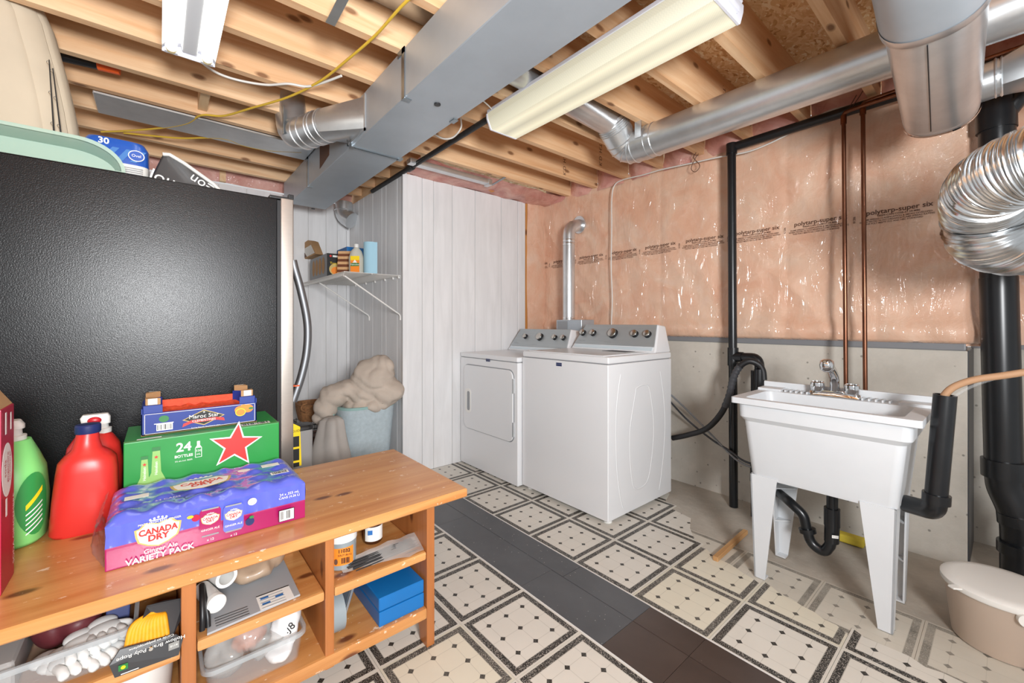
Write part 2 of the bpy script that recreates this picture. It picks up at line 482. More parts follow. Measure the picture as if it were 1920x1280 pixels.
def fillet(pts, rad, k=7):
    pts = [Vector(p) for p in pts]; out = [pts[0]]
    for i in range(1, len(pts)-1):
        p = pts[i]; a = (pts[i-1]-p); b = (pts[i+1]-p); r = min(rad, a.length*.49, b.length*.49)
        s, e = p+a.normalized()*r, p+b.normalized()*r
        for j in range(k+1):
            t = j/k; out.append(s*(1-t)**2+p*2*t*(1-t)+e*t*t)
    return out+[pts[-1]]
def spline(pts, k=8):
    pts = [Vector(p) for p in pts]; q = [pts[0]*2-pts[1]]+pts+[pts[-1]*2-pts[-2]]; out = []
    for i in range(1, len(q)-2):
        a, b, c, d = q[i-1:i+3]
        for j in range(k):
            t = j/k; out.append(.5*(2*b+(c-a)*t+(2*a-5*b+4*c-d)*t*t+(3*b-a-3*c+d)*t**3))
    return out+[pts[-1]]
def voxel_blob(name, balls, voxel, mat, parent=None, amp=0.0, freq=8, smooth_it=4, seed=0, amp2=0, freq2=30, floor=None, fold=0, fdir=(1, 1, .4)):
    mb = MB()
    for c, r in balls: mb.ball(c, r, 0, 14, 9)
    o = mb.build(name, mat, None)
    md = o.modifiers.new('r', 'REMESH'); md.mode = 'VOXEL'; md.voxel_size = voxel
    ms = o.modifiers.new('s', 'SMOOTH'); ms.iterations = smooth_it; ms.factor = .5
    bpy.context.view_layer.update()
    me = bpy.data.meshes.new_from_object(o.evaluated_get(bpy.context.evaluated_depsgraph_get()))
    bpy.data.objects.remove(o)
    sd = Vector((seed*3.1, seed*1.7, seed*.9)); ns = [v.normal.copy() for v in me.vertices]
    for v, nn in zip(me.vertices, ns):
        p = v.co
        d = amp*(1-2*abs(mnoise.noise(p*freq+sd))*1.6)+amp2*mnoise.noise(p*freq2+sd)
        if fold: d += fold*(abs(math.sin(p.dot(Vector(fdir))*30+4.5*mnoise.noise(p*5+sd)))**.5-.6)
        v.co = p+nn*d
        if floor is not None and v.co.z < floor: v.co.z = floor
    off = Vector(OFF.get(parent.name, (0, 0, 0))) if parent else Vector((0, 0, 0))
    for v in me.vertices: v.co -= off
    me.materials.clear(); me.materials.append(MATS[mat])
    me.polygons.foreach_set('use_smooth', [True]*len(me.polygons))
    me.name = name
    o = bpy.data.objects.new(name, me); COL.objects.link(o)
    if parent: o.parent = parent; OFF[o.name] = tuple(off)
    return o
# flat print on a face: x to the right, y up along the face, small steps outwards per layer
class Dec:
    def __init__(s, parent, origin, xd, yd, step=.0005):
        s.p = parent; s.o = Vector(origin); s.x = Vector(xd).normalized(); s.y = Vector(yd).normalized()
        s.n = s.x.cross(s.y).normalized(); s.k = 1; s.step = step
    def at(s, x, y, h=0): return s.o+s.x*x+s.y*y+s.n*(s.k*s.step+h)
    def poly(s, pts, mat, name='print'):
        mb = MB(); mb.prism([s.at(*p) for p in pts], s.n*s.step*.6); s.k += 1
        return mb.build(name, mat, s.p)
    def rect(s, x, y, w, h, mat, name='print'):
        return s.poly([(x, y), (x+w, y), (x+w, y+h), (x, y+h)], mat, name)
    def disc(s, x, y, rx, ry, mat, name='print', n=28):
        return s.poly([(x+rx*math.cos(2*PI*i/n), y+ry*math.sin(2*PI*i/n)) for i in range(n)], mat, name)
    def bars(s, x, y, w, h, mat='print_black', n=16, name='barcode', seed=1):
        rd = random.Random(seed); mb = MB(); t = x; ws = [rd.choice((1, 1, 2, 3)) for _ in range(2*n)]; u = w/sum(ws)
        for i, a in enumerate(ws):
            if i % 2 == 0: mb.prism([s.at(t, y), s.at(t+a*u, y), s.at(t+a*u, y+h), s.at(t, y+h)], s.n*s.step*.6)
            t += a*u
        s.k += 1; return mb.build(name, mat, s.p)
    def text(s, body, x, y, size, mat, ang=0, name='lettering', align='CENTER', sx=1.0, bold=0):
        cu = bpy.data.curves.new('t', 'FONT'); cu.body = body; cu.size = size; cu.align_x = align; cu.align_y = 'CENTER'
        cu.resolution_u = 3; cu.offset = bold
        o = bpy.data.objects.new('t', cu); COL.objects.link(o); bpy.context.view_layer.update()
        me = bpy.data.meshes.new_from_object(o.evaluated_get(bpy.context.evaluated_depsgraph_get()))
        bpy.data.objects.remove(o); bpy.data.curves.remove(cu)
        off = Vector(OFF.get(s.p.name, (0, 0, 0))); ca, sa = math.cos(ang), math.sin(ang)
        for v in me.vertices:
            a, b = v.co.x*sx, v.co.y
            v.co = s.at(x+a*ca-b*sa, y+a*sa+b*ca)-off
        me.name = name; me.materials.clear(); me.materials.append(MATS[mat]); s.k += 1
        o = bpy.data.objects.new(name, me); COL.objects.link(o); o.parent = s.p; OFF[o.name] = tuple(off)
        return o

# ------------------------------------------------------------------ room shell
XW = -2.88      # panelled partition beside the dryer, faces +X
YR = 1.38       # panelled partition behind the hamper, faces -Y
XB = -4.04      # far panelled wall behind the fridge, faces +X
YC = 2.85       # concrete foundation wall
ZJ, ZS = 2.27, 2.505   # joist undersides, subfloor underside
PT = .31653     # tile pitch
TX, TY = -2.118, 1.657

floor = struct(MB().box(-4.2, 1.6, -1.9, 3.4, -.12, -.004).build('floor', 'concrete_floor'))
def tile_mesh(pts, name, th=.004):
    mb = MB(); mb.prism([(x, y, -th) for x, y in pts], (0, 0, th)); return mb.build(name, 'vinyl_tile', floor)
e = PT/2-.0006
sq = [(-e, -e), (e, -e), (e, e), (-e, e)]
proto = tile_mesh(sq, 'tile'); first = True
dusty_mesh = proto.data.copy(); dusty_mesh.materials.clear(); dusty_mesh.materials.append(MATS['vinyl_tile_dusty'])
cream_mesh = proto.data.copy(); cream_mesh.materials.clear(); cream_mesh.materials.append(MATS['vinyl_tile_cream'])
for j in range(-6, 5):
    for i in range(-7, 11):
        if j == -1: continue
        x, y = TX+PT*i, TY+PT*j
        if x > 1.2 or x < -4.0: continue
        if j >= 1 and x > -.86: continue
        if j >= 2 and x > -1.12: continue
        if j >= 3 and x > -1.4: continue
        if j == 4 or (i, j) in ((3, 2), (2, 3), (1, 3)): continue
        if y > YR-.1 and x < XW: continue
        if first: o = proto; first = False
        else: o = copy_obj(proto, floor)
        o.location = (x, y, 0)
        if (i, j) in ((4, 0), (5, 1), (3, -3)): o.data = cream_mesh
# older layer of tile under the sink, dusty and set off from the top layer
for i in range(3, 10):
    o = copy_obj(proto, floor, (TX+PT*i+.17, 2.232-PT/2, -.0022)); o.data = dusty_mesh
# broken top-layer tiles along the ragged edge
rd = random.Random(3)
for i, (ya, yb) in zip(range(4, 10), ((.12, .02), (.04, -.06), (-.02, -.05), (-.05, -.08), (-.06, -.02), (-.03, -.05))):
    top = [(e-(2*e)*k/8, yb+(ya-yb)*k/8+rd.uniform(-.012, .012)) for k in range(9)]
    o = tile_mesh([(-e, -e), (e, -e)]+top, 'tile'); o.location = (TX+PT*i, TY+PT, .0008)
    if i in (4, 5): o.data.materials.clear(); o.data.materials.append(MATS['vinyl_tile_cream'])
for i, j, pts in ((3, 2, [(-e, -e), (e*.7, -e), (e*.2, -.05), (-.02, e*.4), (-e, e*.6)]), (2, 3, [(-e, -e), (e*.5, -e), (e*.2, -.02), (-e, .0)]), (1, 3, [(-e, -e), (e, -e), (e, .0), (-e, .03)])):
    o = tile_mesh(pts, 'tile'); o.location = (TX+PT*i, TY+PT*j, 0)
# dark strip laid between the tile fields
xs = [-4.0, -3.1, -2.05, -1.35]
ys0, ys1 = TY-1.5*PT, TY-.5*PT
for a, b in zip(xs[:-1], xs[1:]):
    MB().box(a, b-.001, ys0+.002, ys1-.095, -.004, .0005).build('vinyl_plank', 'dark_vinyl', floor)
for a, b in ((-4.0, -2.6), (-2.599, -1.28), (-1.279, -.92)):
    MB().box(a, b-.001, ys1-.125, ys1-.002, -.004, .0016).build('vinyl_plank', 'dark_vinyl', floor)
for a, b in ((-1.35, -.92), (-.92, -.70), (-.70, -.38), (-.38, -.06), (-.06, .4), (.4, 1.2)):
    MB().box(a, b-.0015, ys0+.002, ys1-.1264, -.004, .0004).build('vinyl_plank', 'dark_vinyl' if b < -.8 else 'brown_vinyl', floor)
    if b > -.9: MB().box(a, b-.0015, ys1-.124, ys1-.002, -.004, .0004).build('vinyl_plank', 'brown_vinyl', floor)
for y in (ys0, ys1):
    MB().box(-4.0, 1.2, y-.003, y+.003, -.004, .0012).build('joint_strip', 'white_paint', floor)

# concrete foundation with its step back behind the drain stack
wall_back = struct(MB().box(-3.2, -.125, YC, YC+.5, -.1, 1.0).build('wall_back', 'concrete_wall', None, .006, 2))
MB().box(-.124, 1.5, 3.24, 3.45, -.1, 1.0).build('concrete_recess', 'concrete_wall', wall_back)
MB().box(-.125, -.121, YC+.004, 3.24, -.1, 1.0).build('concrete_edge', 'hose_grey', wall_back)
plate = MB(); plate.box(-3.0, -.13, YC-.008, YC+.09, 1.0, 1.036); plate.build('sill_plate', 'hose_light', wall_back, .006)
MB().box(-.13, 1.5, 3.225, 3.3, 1.0, 1.036).build('sill_plate', 'hose_light', wall_back)
def pw(u, v):
    x = -2.875+(2.79)*u; z = 1.022+(2.30-1.022)*v
    w = abs(((x+2.875) % .406)/.406-.5)*2
    q_ = Vector(((x*.79+z*.61)*7, (z*.79-x*.61)*2.4, 0)); am = .5+.9*max(0, mnoise.noise(Vector((x*1.1, z*1.3, 8)))+.15)
    b = .006*(1-w**6)+.010*am*(1-2.2*abs(mnoise.noise(q_)))+.014*mnoise.noise(Vector((x*2.2, z*1.6, 0)))+.007*mnoise.noise(Vector((x*8, z*5, 3)))
    b += .03*math.exp(-((v-.05)/.05)**2)
    if v < .012: b = -.01
    y = 2.835-b
    if u > .985: y += (u-.985)/.015*.05
    return (x, y, z)
MB().grid(pw, 300, 140).build('insulation', 'vapour_barrier_pink', wall_back, smooth=60)
def pw2(u, v):
    y = 2.885+(3.22-2.885)*u; z = 1.022+1.28*v
    return (-.085+.012*mnoise.noise(Vector((y*5, z*3, 1)))-.02*math.sin(PI*u)*0, y, z)
MB().grid(pw2, 20, 60).build('insulation', 'vapour_barrier_pink', wall_back, smooth=60)
def pw3(u, v):
    x = -.085+1.6*u; z = 1.022+1.28*v
    return (x, 3.21-.03*mnoise.noise(Vector((x*3, z*2, 5))), z)
MB().grid(pw3, 60, 60).build('insulation', 'vapour_barrier_pink', wall_back, smooth=60)
def pw4(u, v):
    y = 2.60+.24*u; z = .3+2.0*v
    return (-2.872+.012*mnoise.noise(Vector((y*6, z*3, 9)))+.012*math.sin(PI*u), y, z)
wall_end = struct(MB().box(-3.0, -2.89, 2.585, 3.0, -.05, 2.3).build('wall_end', 'vapour_barrier_pink'))
MB().grid(pw4, 14, 70).build('insulation', 'vapour_barrier_pink', wall_end, smooth=60)
MB().box(-2.915, -2.877, 2.588, 2.632, 0, 2.245).build('stud', 'stud_wood', wall_end)

# printed film lettering, repeated along the wall and lying on the film
def film_text(body, x, z, size, ang=0):
    d = Dec(wall_back, (x, 2.7, z), (1, 0, 0), (0, 0, 1)); o = d.text(body, 0, 0, size, 'print_brown', ang, name='film_print', bold=size*.012)
    for v in o.data.vertices: v.co.y = pw((v.co.x+2.875)/2.79, (v.co.z-1.022)/1.278)[1]-.0022
for k in range(-1, 9):
    x0 = -.36-.325*k
    if x0 > -.2: continue
    z0 = 1.70
    film_text('polytarp-super six', x0, z0, .034)
    film_text('S9009-CAN CGSB-51.34-M86', x0, z0-.021, .013)
    film_text('FLAME SPREAD CLASSIFICATION & SMOKE DEVELOPED', x0-.01, z0-.034, .0108)
    film_text('WHEN TESTED IN ACCORDANCE FLAME SPREAD RATING', x0-.01, z0-.045, .0108)
    film_text('THIS POLY MEETS ULC AND NBC STANDARD', x0-.02, z0-.056, .0108)
    film_text('01206', x0-.172, z0-.025, .014, PI/2)

# panelled partitions: every board a piece of its own
def panel_wall(name, along, fixed, a, b, cuts, z1, inward, thick=.1):
    # along 'y': wall in plane X=fixed facing +X ; along 'x': plane Y=fixed facing -Y
    base = MB()
    if along == 'y': base.box(fixed-thick, fixed-.008, a+.001, b-.001, -.05, z1-.002)
    else: base.box(a+.001, b-.001, fixed+.008, fixed+thick, -.05, z1-.002)
    w = struct(base.build(name, 'white_paint'))
    edges = [a]+sorted(cuts)+[b]
    for p, q in zip(edges[:-1], edges[1:]):
        g = .0022; mb = MB()
        if along == 'y': mb.box(fixed-.0085, fixed, p+g, q-g, 0, z1)
        else: mb.box(p+g, q-g, fixed, fixed+.0085, 0, z1)
        mb.build('plank', 'white_panel', w, .0018, 1)
    return w
cy = lambda px: onX(px, 600, XW).y
wall_left = panel_wall('wall_left', 'y', XW, YR, 2.586, [cy(p) for p in (791.5, 813, 848, 891, 940, 971)], 2.236, 1)
cx = lambda px: onY(px, 600, YR).x
wall_alcove = panel_wall('wall_alcove', 'x', YR, XB, XW, [cx(p) for p in (664, 673, 682, 699, 716, 724, 745)], 2.236, 1)
wall_far = panel_wall('wall_far', 'y', XB, -1.9, YR, [-1.6, -1.3, -1.0, -.7, -.42, -.15, .12, .36, .55, .72, .9, 1.02, 1.17, 1.27], 2.236, 1)
MB().box(XW-.004, XW+.012, YR-.012, YR+.02, 0, 2.24).build('corner_trim', 'white_panel', wall_left, .002)
MB().box(XB+.002, XB+.02, YR-.03, YR-.002, 0, 2.0).build('corner_trim', 'white_panel', wall_far, .002)

# ceiling: OSB subfloor with its joists
ceiling = struct(MB().box(-4.3, 1.6, -1.9, 3.3, ZS, ZS+.02).build('ceiling', 'osb'))
jl = MB().box(-.019, .019, -1.9, 2.83, ZJ, ZS).build('joist', 'joist_wood', ceiling)
js = MB().box(-.019, .019, -1.9, 1.5, ZJ, ZS).build('joist', 'joist_wood', ceiling)
JX = [-.445-.3025*k for k in range(12)]+[-.445+.3025*k for k in range(1, 6)]
fl, fs_ = True, True
for x in JX:
    long = x > -2.75
    if long and fl: o = jl; fl = False
    elif (not long) and fs_: o = js; fs_ = False
    else: o = copy_obj(jl if long else js, ceiling)
    o.location = (x, 0, 0)
# rim insulation in each joist bay over the foundation wall
def batt(x0, x1):
    def fn(u, v):
        x = x0+(x1-x0)*u; z = ZJ-.03+(ZS-ZJ+.03)*v
        bul = .05*math.sin(PI*min(max(u, .0), 1))*math.sin(PI*min(v*.9+.08, 1))
        return (x, 2.83-bul-.03*mnoise.noise(Vector((x*9, z*7, 2))), z)
    return MB().grid(fn, 14, 12).build('rim_insulation', 'rim_insulation_pink', ceiling, smooth=70)
SJ = sorted(x for x in JX if x > -2.9)
for a, b in zip(SJ[:-1], SJ[1:]): batt(a+.02, b-.02)
def bay(u, v):
    x = -3.0+.36*u; y = YR+.0+1.44*v
    return (x, y, 2.245+.035*u-.025*math.sin(PI*u)-.015*mnoise.noise(Vector((x*14, y*7, 4))))
MB().grid(bay, 12, 60).build('rim_insulation', 'rim_insulation_pink', ceiling, smooth=70)
def bay2(u, v):
    y = -1.6+2.98*u; z = 2.236+.27*v
    return (-4.0+.04*math.sin(PI*v)+.02*mnoise.noise(Vector((y*6, z*9, 7))), y, z)
MB().grid(bay2, 80, 10).build('rim_insulation', 'rim_insulation_pink', ceiling, smooth=70)
MB().box(XB, XW, YR+.012, YR+.05, 2.237, ZS).build('blocking', 'joist_wood_x', ceiling)
MB().box(-4.0, -3.96, .36, .40, 2.236, ZS).build('blocking', 'joist_wood_x', ceiling)
MB().box(-2.85, -2.8, 2.10, 2.16, 2.236, 2.29).build('blocking', 'stud_wood', ceiling)
# cross bridging between joists beyond the trunk duct
for a, b in zip(SJ[:-1], SJ[1:]):
    if a < -2.4 or b > -.3: continue
    y = 1.18
    for z0, z1, dy in ((ZJ+.015, ZS-.02, 0), (ZS-.02, ZJ+.015, .045)):
        MB().hexa([(a+.02, y+dy-.018, z0-.015), (b-.02, y+dy-.018, z1-.015), (b-.02, y+dy+.018, z1-.015), (a+.02, y+dy+.018, z0-.015),
                   (a+.02, y+dy-.018, z0+.015), (b-.02, y+dy-.018, z1+.015), (b-.02, y+dy+.018, z1+.015), (a+.02, y+dy+.018, z0+.015)]).build('bridging', 'joist_wood_x', ceiling)
MB().box(JX[8]+.02, JX[7]-.02, .16, .20, ZJ+.02, ZS).build('blocking', 'joist_wood_x', ceiling)
# stamps on joists and subfloor
for k, yy in ((6, 2.42), (5, 2.48), (2, 2.42)):
    d = Dec(ceiling, (JX[k]+.0195, yy, ZJ+.1), (0, -1, 0), (0, 0, 1)); d.n = Vector((1, 0, 0))
    d.text('K.D. H.T.', 0, 0, .045, 'print_brown', PI/2, name='stamp')
d = Dec(ceiling, (-.60, 1.86, ZS-.0005), (1, 0, 0), (0, -1, 0)); d.n = Vector((0, 0, -1))
d.text('sr-z-bo', 0, 0, .04, 'print_black', PI+.1, name='stamp')
MB().box(-.70, -.50, 1.893, 1.896, ZS-.0012, ZS).build('stamp', 'print_black', ceiling)
MB().box(-.70, -.50, 1.826, 1.829, ZS-.0012, ZS).build('stamp', 'print_black', ceiling)
d = Dec(ceiling, (-.27, 1.82, ZS-.0005), (1, 0, 0), (0, -1, 0)); d.n = Vector((0, 0, -1))
for i, s in enumerate(('EXPOSURE 1', '2R24/2F16', 'SIZED')): d.text(s, 0, .05*i-.05, .04, 'print_black', PI, name='stamp')
d = Dec(ceiling, (-1.14, 2.04, ZS-.0005), (1, 0, 0), (0, -1, 0)); d.n = Vector((0, 0, -1))
for i, s in enumerate(('CSA O325', '1R24/2F16', 'CONFORMS')): d.text(s, 0, .035*i-.03, .028, 'print_black', PI, name='stamp')

# ------------------------------------------------------------------ ducts
DY0, DY1, DZ0 = .775, 1.045, 2.06
duct = thing('trunk_duct', 'big rectangular grey sheet-metal trunk duct crossing under the joists', 'duct', (-1.5, .91, DZ0))
body = MB()
body.prism([(1.3, DY0, DZ0), (-3.62, DY0, DZ0), (-3.80, DY0, DZ0+.05), (-3.80, DY0, ZJ-.002), (1.3, DY0, ZJ-.002)], (0, DY1-DY0, 0))
body.build('duct_body', 'duct_grey', duct, .003, 1)
xs1 = onY(660, 200, DY0).x
for dx in (0, -.012):
    sm = MB(); sm.box(xs1+dx-.003, xs1+dx+.003, DY0-.006, DY0+.002, DZ0-.006, ZJ-.004); sm.box(xs1+dx-.003, xs1+dx+.003, DY0-.006, DY1+.006, DZ0-.006, DZ0+.002)
    sm.build('seam', 'strap_metal', duct)
MB().box(xs1-.02, xs1+.014, DY0-.008, DY0+.012, DZ0-.009, DZ0+.004).build('seam_clip', 'strap_metal', duct)
MB().box(xs1-.02, xs1+.014, DY1-.012, DY1+.010, DZ0-.009, DZ0+.004).build('seam_clip', 'strap_metal', duct)
for px, ytop in ((757, ZJ), (577, ZJ)):
    x = onY(px, 190, DY0).x
    hg = MB(); hg.box(x-.012, x+.012, DY0-.004, DY0-.001, DZ0+.0, ZJ+.0); hg.box(x-.012, x+.012, DY0-.004, DY0+.03, DZ0-.004, DZ0-.001); hg.box(x-.05, x+.012, DY0-.004, DY0+.0, ZJ-.025, ZJ+.0)
    hg.build('hanger_strap', 'strap_metal', duct)
for px, py in ((820, 195), (587, 391)):
    p = onZ(px, py, DZ0); MB().cyl((p.x, p.y, DZ0-.004), (p.x, p.y, DZ0+.001), .014).build('test_plug', 'black_plastic', duct)
p = onY(608, 285, DY0)
MB().prism([(p.x-.09, DY0-.002, 2.10), (p.x+.10, DY0-.002, 2.13), (p.x+.10, DY0-.002, 2.21), (p.x-.09, DY0-.002, 2.24)], (0, .003, 0)).build('patch_opening', 'print_brown', duct)
d = onZ(1010, 215, DZ0)
MB().box(onZ(848, 225, DZ0).x-.02, onZ(848, 225, DZ0).x+.02, DY1-.02, DY1+.004, DZ0-.005, DZ0).build('seam_clip', 'strap_metal', duct)

# branch take-off: rectangular boot, round pipe, elbow into the joist bay
tk = thing('branch_takeoff_duct', 'short shiny galvanized branch duct leaving the side of the trunk duct', 'duct', (-2.3, .7, 2.1))
xa, xb = onY(684, 200, DY0).x, onY(657, 262, DY0).x-.02
c = Vector((xb-.03, DY0-.10, 2.165)); dirv = (onZ(560, 262, 2.15)-onZ(625, 240, 2.15)); dirv.z = -.0; dirv.normalize()
x_, y_ = frame_of(dirv); rr = .082
n = 32; sq_ = []; ci = []
for j in range(n):
    a = 2*PI*j/n; ca, sa = math.cos(a), math.sin(a); m_ = max(abs(ca), abs(sa))
    sq_.append(Vector(((xa+xb)/2+(xa-xb)/2*ca/m_, DY0-.003, 2.165+.078*sa/m_)))
# round end matched in angle to the square end (horizontal axis = +X side)
hx = Vector((-dirv.y, dirv.x, 0)); hx = hx if hx.x > 0 else -hx
ci = [c+hx*rr*math.cos(2*PI*j/n)+Vector((0, 0, 1))*rr*math.sin(2*PI*j/n) for j in range(n)]
mb = MB(); mb.rings([sq_, ci], (False, False)); mb.build('boot', 'galvanized', tk, smooth=50)
fr = MB()
for a, b in (((xb-.012, 2.165-.09), (xa+.012, 2.165-.078)), ((xa, 2.165-.09), (xa+.012, 2.165+.09)), ((xb-.012, 2.165-.09), (xb, 2.165+.09))):
    fr.box(a[0], b[0], DY0-.006, DY0, a[1], b[1])
fr.build('flange', 'galvanized', tk)
e1 = c+dirv*.20
path = [c-dirv*.005, c+dirv*.04, c+dirv*.1, e1]
MB().tube(fillet([c-dirv*.005, e1, e1+dirv*.09+Vector((0, 0, .02)), e1+dirv*.12+Vector((0, 0, .22))], .1, 3), rr, 28).build('pipe', 'galvanized', tk, smooth=25)
for t in (.01, .06, .085, .15, .2):
    q = c+dirv*t; MB().tube([q-dirv*.004, q, q+dirv*.004], [rr+.001, rr+.004, rr+.001], 28).build('crimp_ring', 'galvanized', tk, smooth=60)
q = e1+dirv*.02
sp_ = MB(); sp_.box(q.x-.01, q.x+.01, q.y-rr-.008, q.y-rr-.004, 2.14, ZJ+.02); sp_.build('hanger_strap', 'strap_metal', tk)

# long round supply duct along the foundation wall
RY, RZ, RR = 2.17, 2.178, .0915
rd_ = thing('round_supply_duct', 'long shiny round galvanized duct hung under the joists above the sink', 'duct', (-.8, RY, RZ-RR))
MB().cyl((-1.36, RY, RZ), (.12, RY, RZ), RR, n=36).build('pipe', 'galvanized', rd_, smooth=40)
el = fillet([(-1.35, RY, RZ), (-1.50, RY, RZ), (-1.50, RY-.13, RZ+.11), (-1.50, RY-.16, RZ+.14)], .16, 4)
MB().tube(el, RR, 28).build('elbow', 'galvanized', rd_, smooth=14)
for k in range(1, len(el)-1):
    t = (el[k+1]-el[k-1]).normalized()
    MB().tube([el[k]-t*.004, el[k], el[k]+t*.004], [RR, RR+.004, RR], 28).build('crimp_ring', 'galvanized', rd_, smooth=60)
MB().cyl((-1.50, RY-.14, RZ+.12), (-1.50, 1.25, RZ+.16), .078, n=28).build('branch_pipe', 'galvanized', rd_, smooth=40)
stp = MB(); stp.ring((-1.375, RY, RZ), (-1.335, RY, RZ), RR+.003, RR+.0005, 32); stp.box(-1.375, -1.335, RY-.10, RY-.095, RZ, ZJ+.01)
stp.build('hanger_strap', 'galvanized', rd_, smooth=40)
MB().tube([(-1.3, RY, RZ), (-1.296, RY, RZ), (-1.292, RY, RZ)], [RR, RR+.004, RR], 28).build('crimp_ring', 'galvanized', rd_)

# duct with a flattened bottom coming forward from the middle of the room
fd = thing('oval_duct', 'fat shiny oval metal duct with a rolled rim crossing below the round duct', 'duct', (-.17, 2.0, 1.86))
def ov(y, w, h, zc, n=40, xo=0):
    r = []; zc += (2.31-y)*.150; xo += (2.31-y)*.053
    for j in range(n):
        a = 2*PI*j/n; ca, sa = math.cos(a), math.sin(a)
        r.append((-.175+xo+w*math.copysign(abs(ca)**.8, ca), y, zc+h*math.copysign(abs(sa)**.8, sa)))
    return r
MB().rings([ov(2.31, .108, .105, 1.965), ov(1.6, .112, .108, 1.967)], (False, False)).build('lower_section', 'galvanized', fd, smooth=40)
MB().rings([ov(2.3105, .113, .110, 1.965), ov(2.298, .113, .110, 1.965)], (False, False)).build('rolled_rim', 'chrome', fd, smooth=40)
MB().rings([ov(2.30, .106, .103, 1.965), ov(2.302, .106, .103, 1.965)], (True, True)).build('end_cap', 'galvanized', fd)
MB().rings([ov(1.72, .115, .111, 1.968), ov(1.71, .122, .118, 1.969), ov(1.68, .123, .119, 1.970)], (False, False)).build('joint_band', 'galvanized', fd, smooth=40)
MB().rings([ov(1.69, .121, .117, 1.970), ov(1.046, .121, .117, 1.962)], (False, False)).build('upper_section', 'duct_grey', fd, smooth=40)
MB().prism([(-.197, 2.27, 1.8645), (-.194, 2.27, 1.8645), (-.155, 1.73, 1.9425), (-.158, 1.73, 1.9425)], (0, 0, .004)).build('seam', 'black_plastic', fd)

# plenum at the right with two boots
pl = thing('plenum_box', 'angular galvanized plenum with two round boots near the drain stack', 'duct', (.35, 2.3, 1.95))
MB().box(.16, .75, 2.02, 2.62, 2.02, ZJ-.002).build('plenum_body', 'galvanized', pl, .004, 1)
for yy, zz in ((RY, RZ),):
    a = [Vector((.04, yy+.094*math.cos(2*PI*j/32), zz+.094*math.sin(2*PI*j/32))) for j in range(32)]
    b = []
    for j in range(32):
        ca, sa = math.cos(2*PI*j/32), math.sin(2*PI*j/32); m_ = max(abs(ca), abs(sa)); b.append(Vector((.17, yy+.12*ca/m_, min(zz+.11*sa/m_, ZJ-.006))))
    MB().rings([a, b], (False, False)).build('boot', 'galvanized', pl, smooth=50)
a = [Vector((-.02, 2.46+.07*math.cos(2*PI*j/32), 2.07+.07*math.sin(2*PI*j/32))) for j in range(32)]
b = []
for j in range(32):
    ca, sa = math.cos(2*PI*j/32), math.sin(2*PI*j/32); m_ = max(abs(ca), abs(sa)); b.append(Vector((.17, 2.46+.12*ca/m_, 2.09+.08*sa/m_)))
MB().rings([a, b], (False, False)).build('boot', 'galvanized', pl, smooth=50)
MB().cyl((-.02, 2.46, 2.07), (-.19, 2.46, 2.05), .069, n=28).build('collar', 'galvanized', pl, smooth=40)
for x in (-.02, -.035): MB().tube([(x-.004, 2.46, 2.07), (x, 2.46, 2.07), (x+.004, 2.46, 2.07)], [.07, .074, .07], 28).build('crimp_ring', 'galvanized', pl)

# flexible foil duct with a tight return bend
fx = thing('flexible_foil_duct', 'ribbed flexible silver foil duct bending back on itself in front of the drain stack', 'duct', (0, 1.96, 1.3))
ctr = [onD(2500, 190, .95), onD(2220, 245, .99), onD(2010, 285, 1.08), onD(1945, 304, 1.13), onD(1898, 322, 1.18), onD(1863, 342, 1.24), onD(1847, 368, 1.31), onD(1846, 402, 1.36), onD(1850, 432, 1.38), onD(1868, 450, 1.40), onD(1908, 458, 1.42), onD(1975, 452, 1.46), Vector((.4, 2.46, 1.42)), Vector((.95, 2.46, 1.44))]
pt = spline(ctr, 22); mb = MB()
mb.tube(pt, [.0985+.0065*math.sin(i*2.1)+.0025*math.sin(i*.53) for i in range(len(pt))], 30, False)
mb.build('flex_wall', 'foil_flex', fx, smooth=80)

# ------------------------------------------------------------------ lights
wl = thing('wrap_light_fixture', 'long white ceiling light with a ribbed yellowish wraparound lens, lit', 'light', (-1.2, 1.45, 2.165))
X0, X1 = -1.80, -.60
prof = [(-.115, .078), (-.112, .05), (-.088, .0), (.088, .0), (.112, .05), (.115, .078)]
mb = MB(); mb.rings([[(x, 1.45+y, 2.165+z) for y, z in prof] for x in (X0+.012, X1-.012)], (False, False), closed=False); mb.build('lens', 'light_lens', wl)
hs = MB(); hs.box(X0, X1, 1.45-.112, 1.45+.112, 2.246, ZJ-.002); hs.build('housing', 'fixture_white', wl, .004, 1)
for x0, x1 in ((X0, X0+.014), (X1-.014, X1)):
    MB().prism([(x0, 1.45+y*1.03, 2.163+z*1.03) for y, z in prof], (x1-x0, 0, 0)).build('end_cap', 'fixture_white', wl, .003, 1)
MB().box(X1, X1+.012, 1.40, 1.50, 2.18, 2.20).build('latch', 'fixture_white', wl)
MB().cyl((X1+.002, 1.45, 2.23), (X1+.03, 1.45, 2.23), .012).build('cable_clamp', 'galvanized', wl)
sl = thing('strip_light_fixture', 'open white strip light with two bare glowing fluorescent tubes', 'light', (-1.5, .093, 2.2))
A0, A1 = -2.14, -.92
tr = MB(); tr.prism([(A0, .008, 2.205), (A0, .02, 2.222), (A0, .075, 2.234), (A0, .111, 2.234), (A0, .166, 2.222), (A0, .178, 2.205), (A0, .178, ZJ-.002), (A0, .008, ZJ-.002)], (A1-A0, 0, 0))
tr.build('tray', 'fixture_white', sl)
ch = MB(); ch.prism([(A0+.03, .062, 2.24), (A0+.03, .07, 2.205), (A0+.03, .116, 2.205), (A0+.03, .124, 2.24)], (A1-A0-.06, 0, 0)); ch.build('ballast_cover', 'reflector', sl, .004)
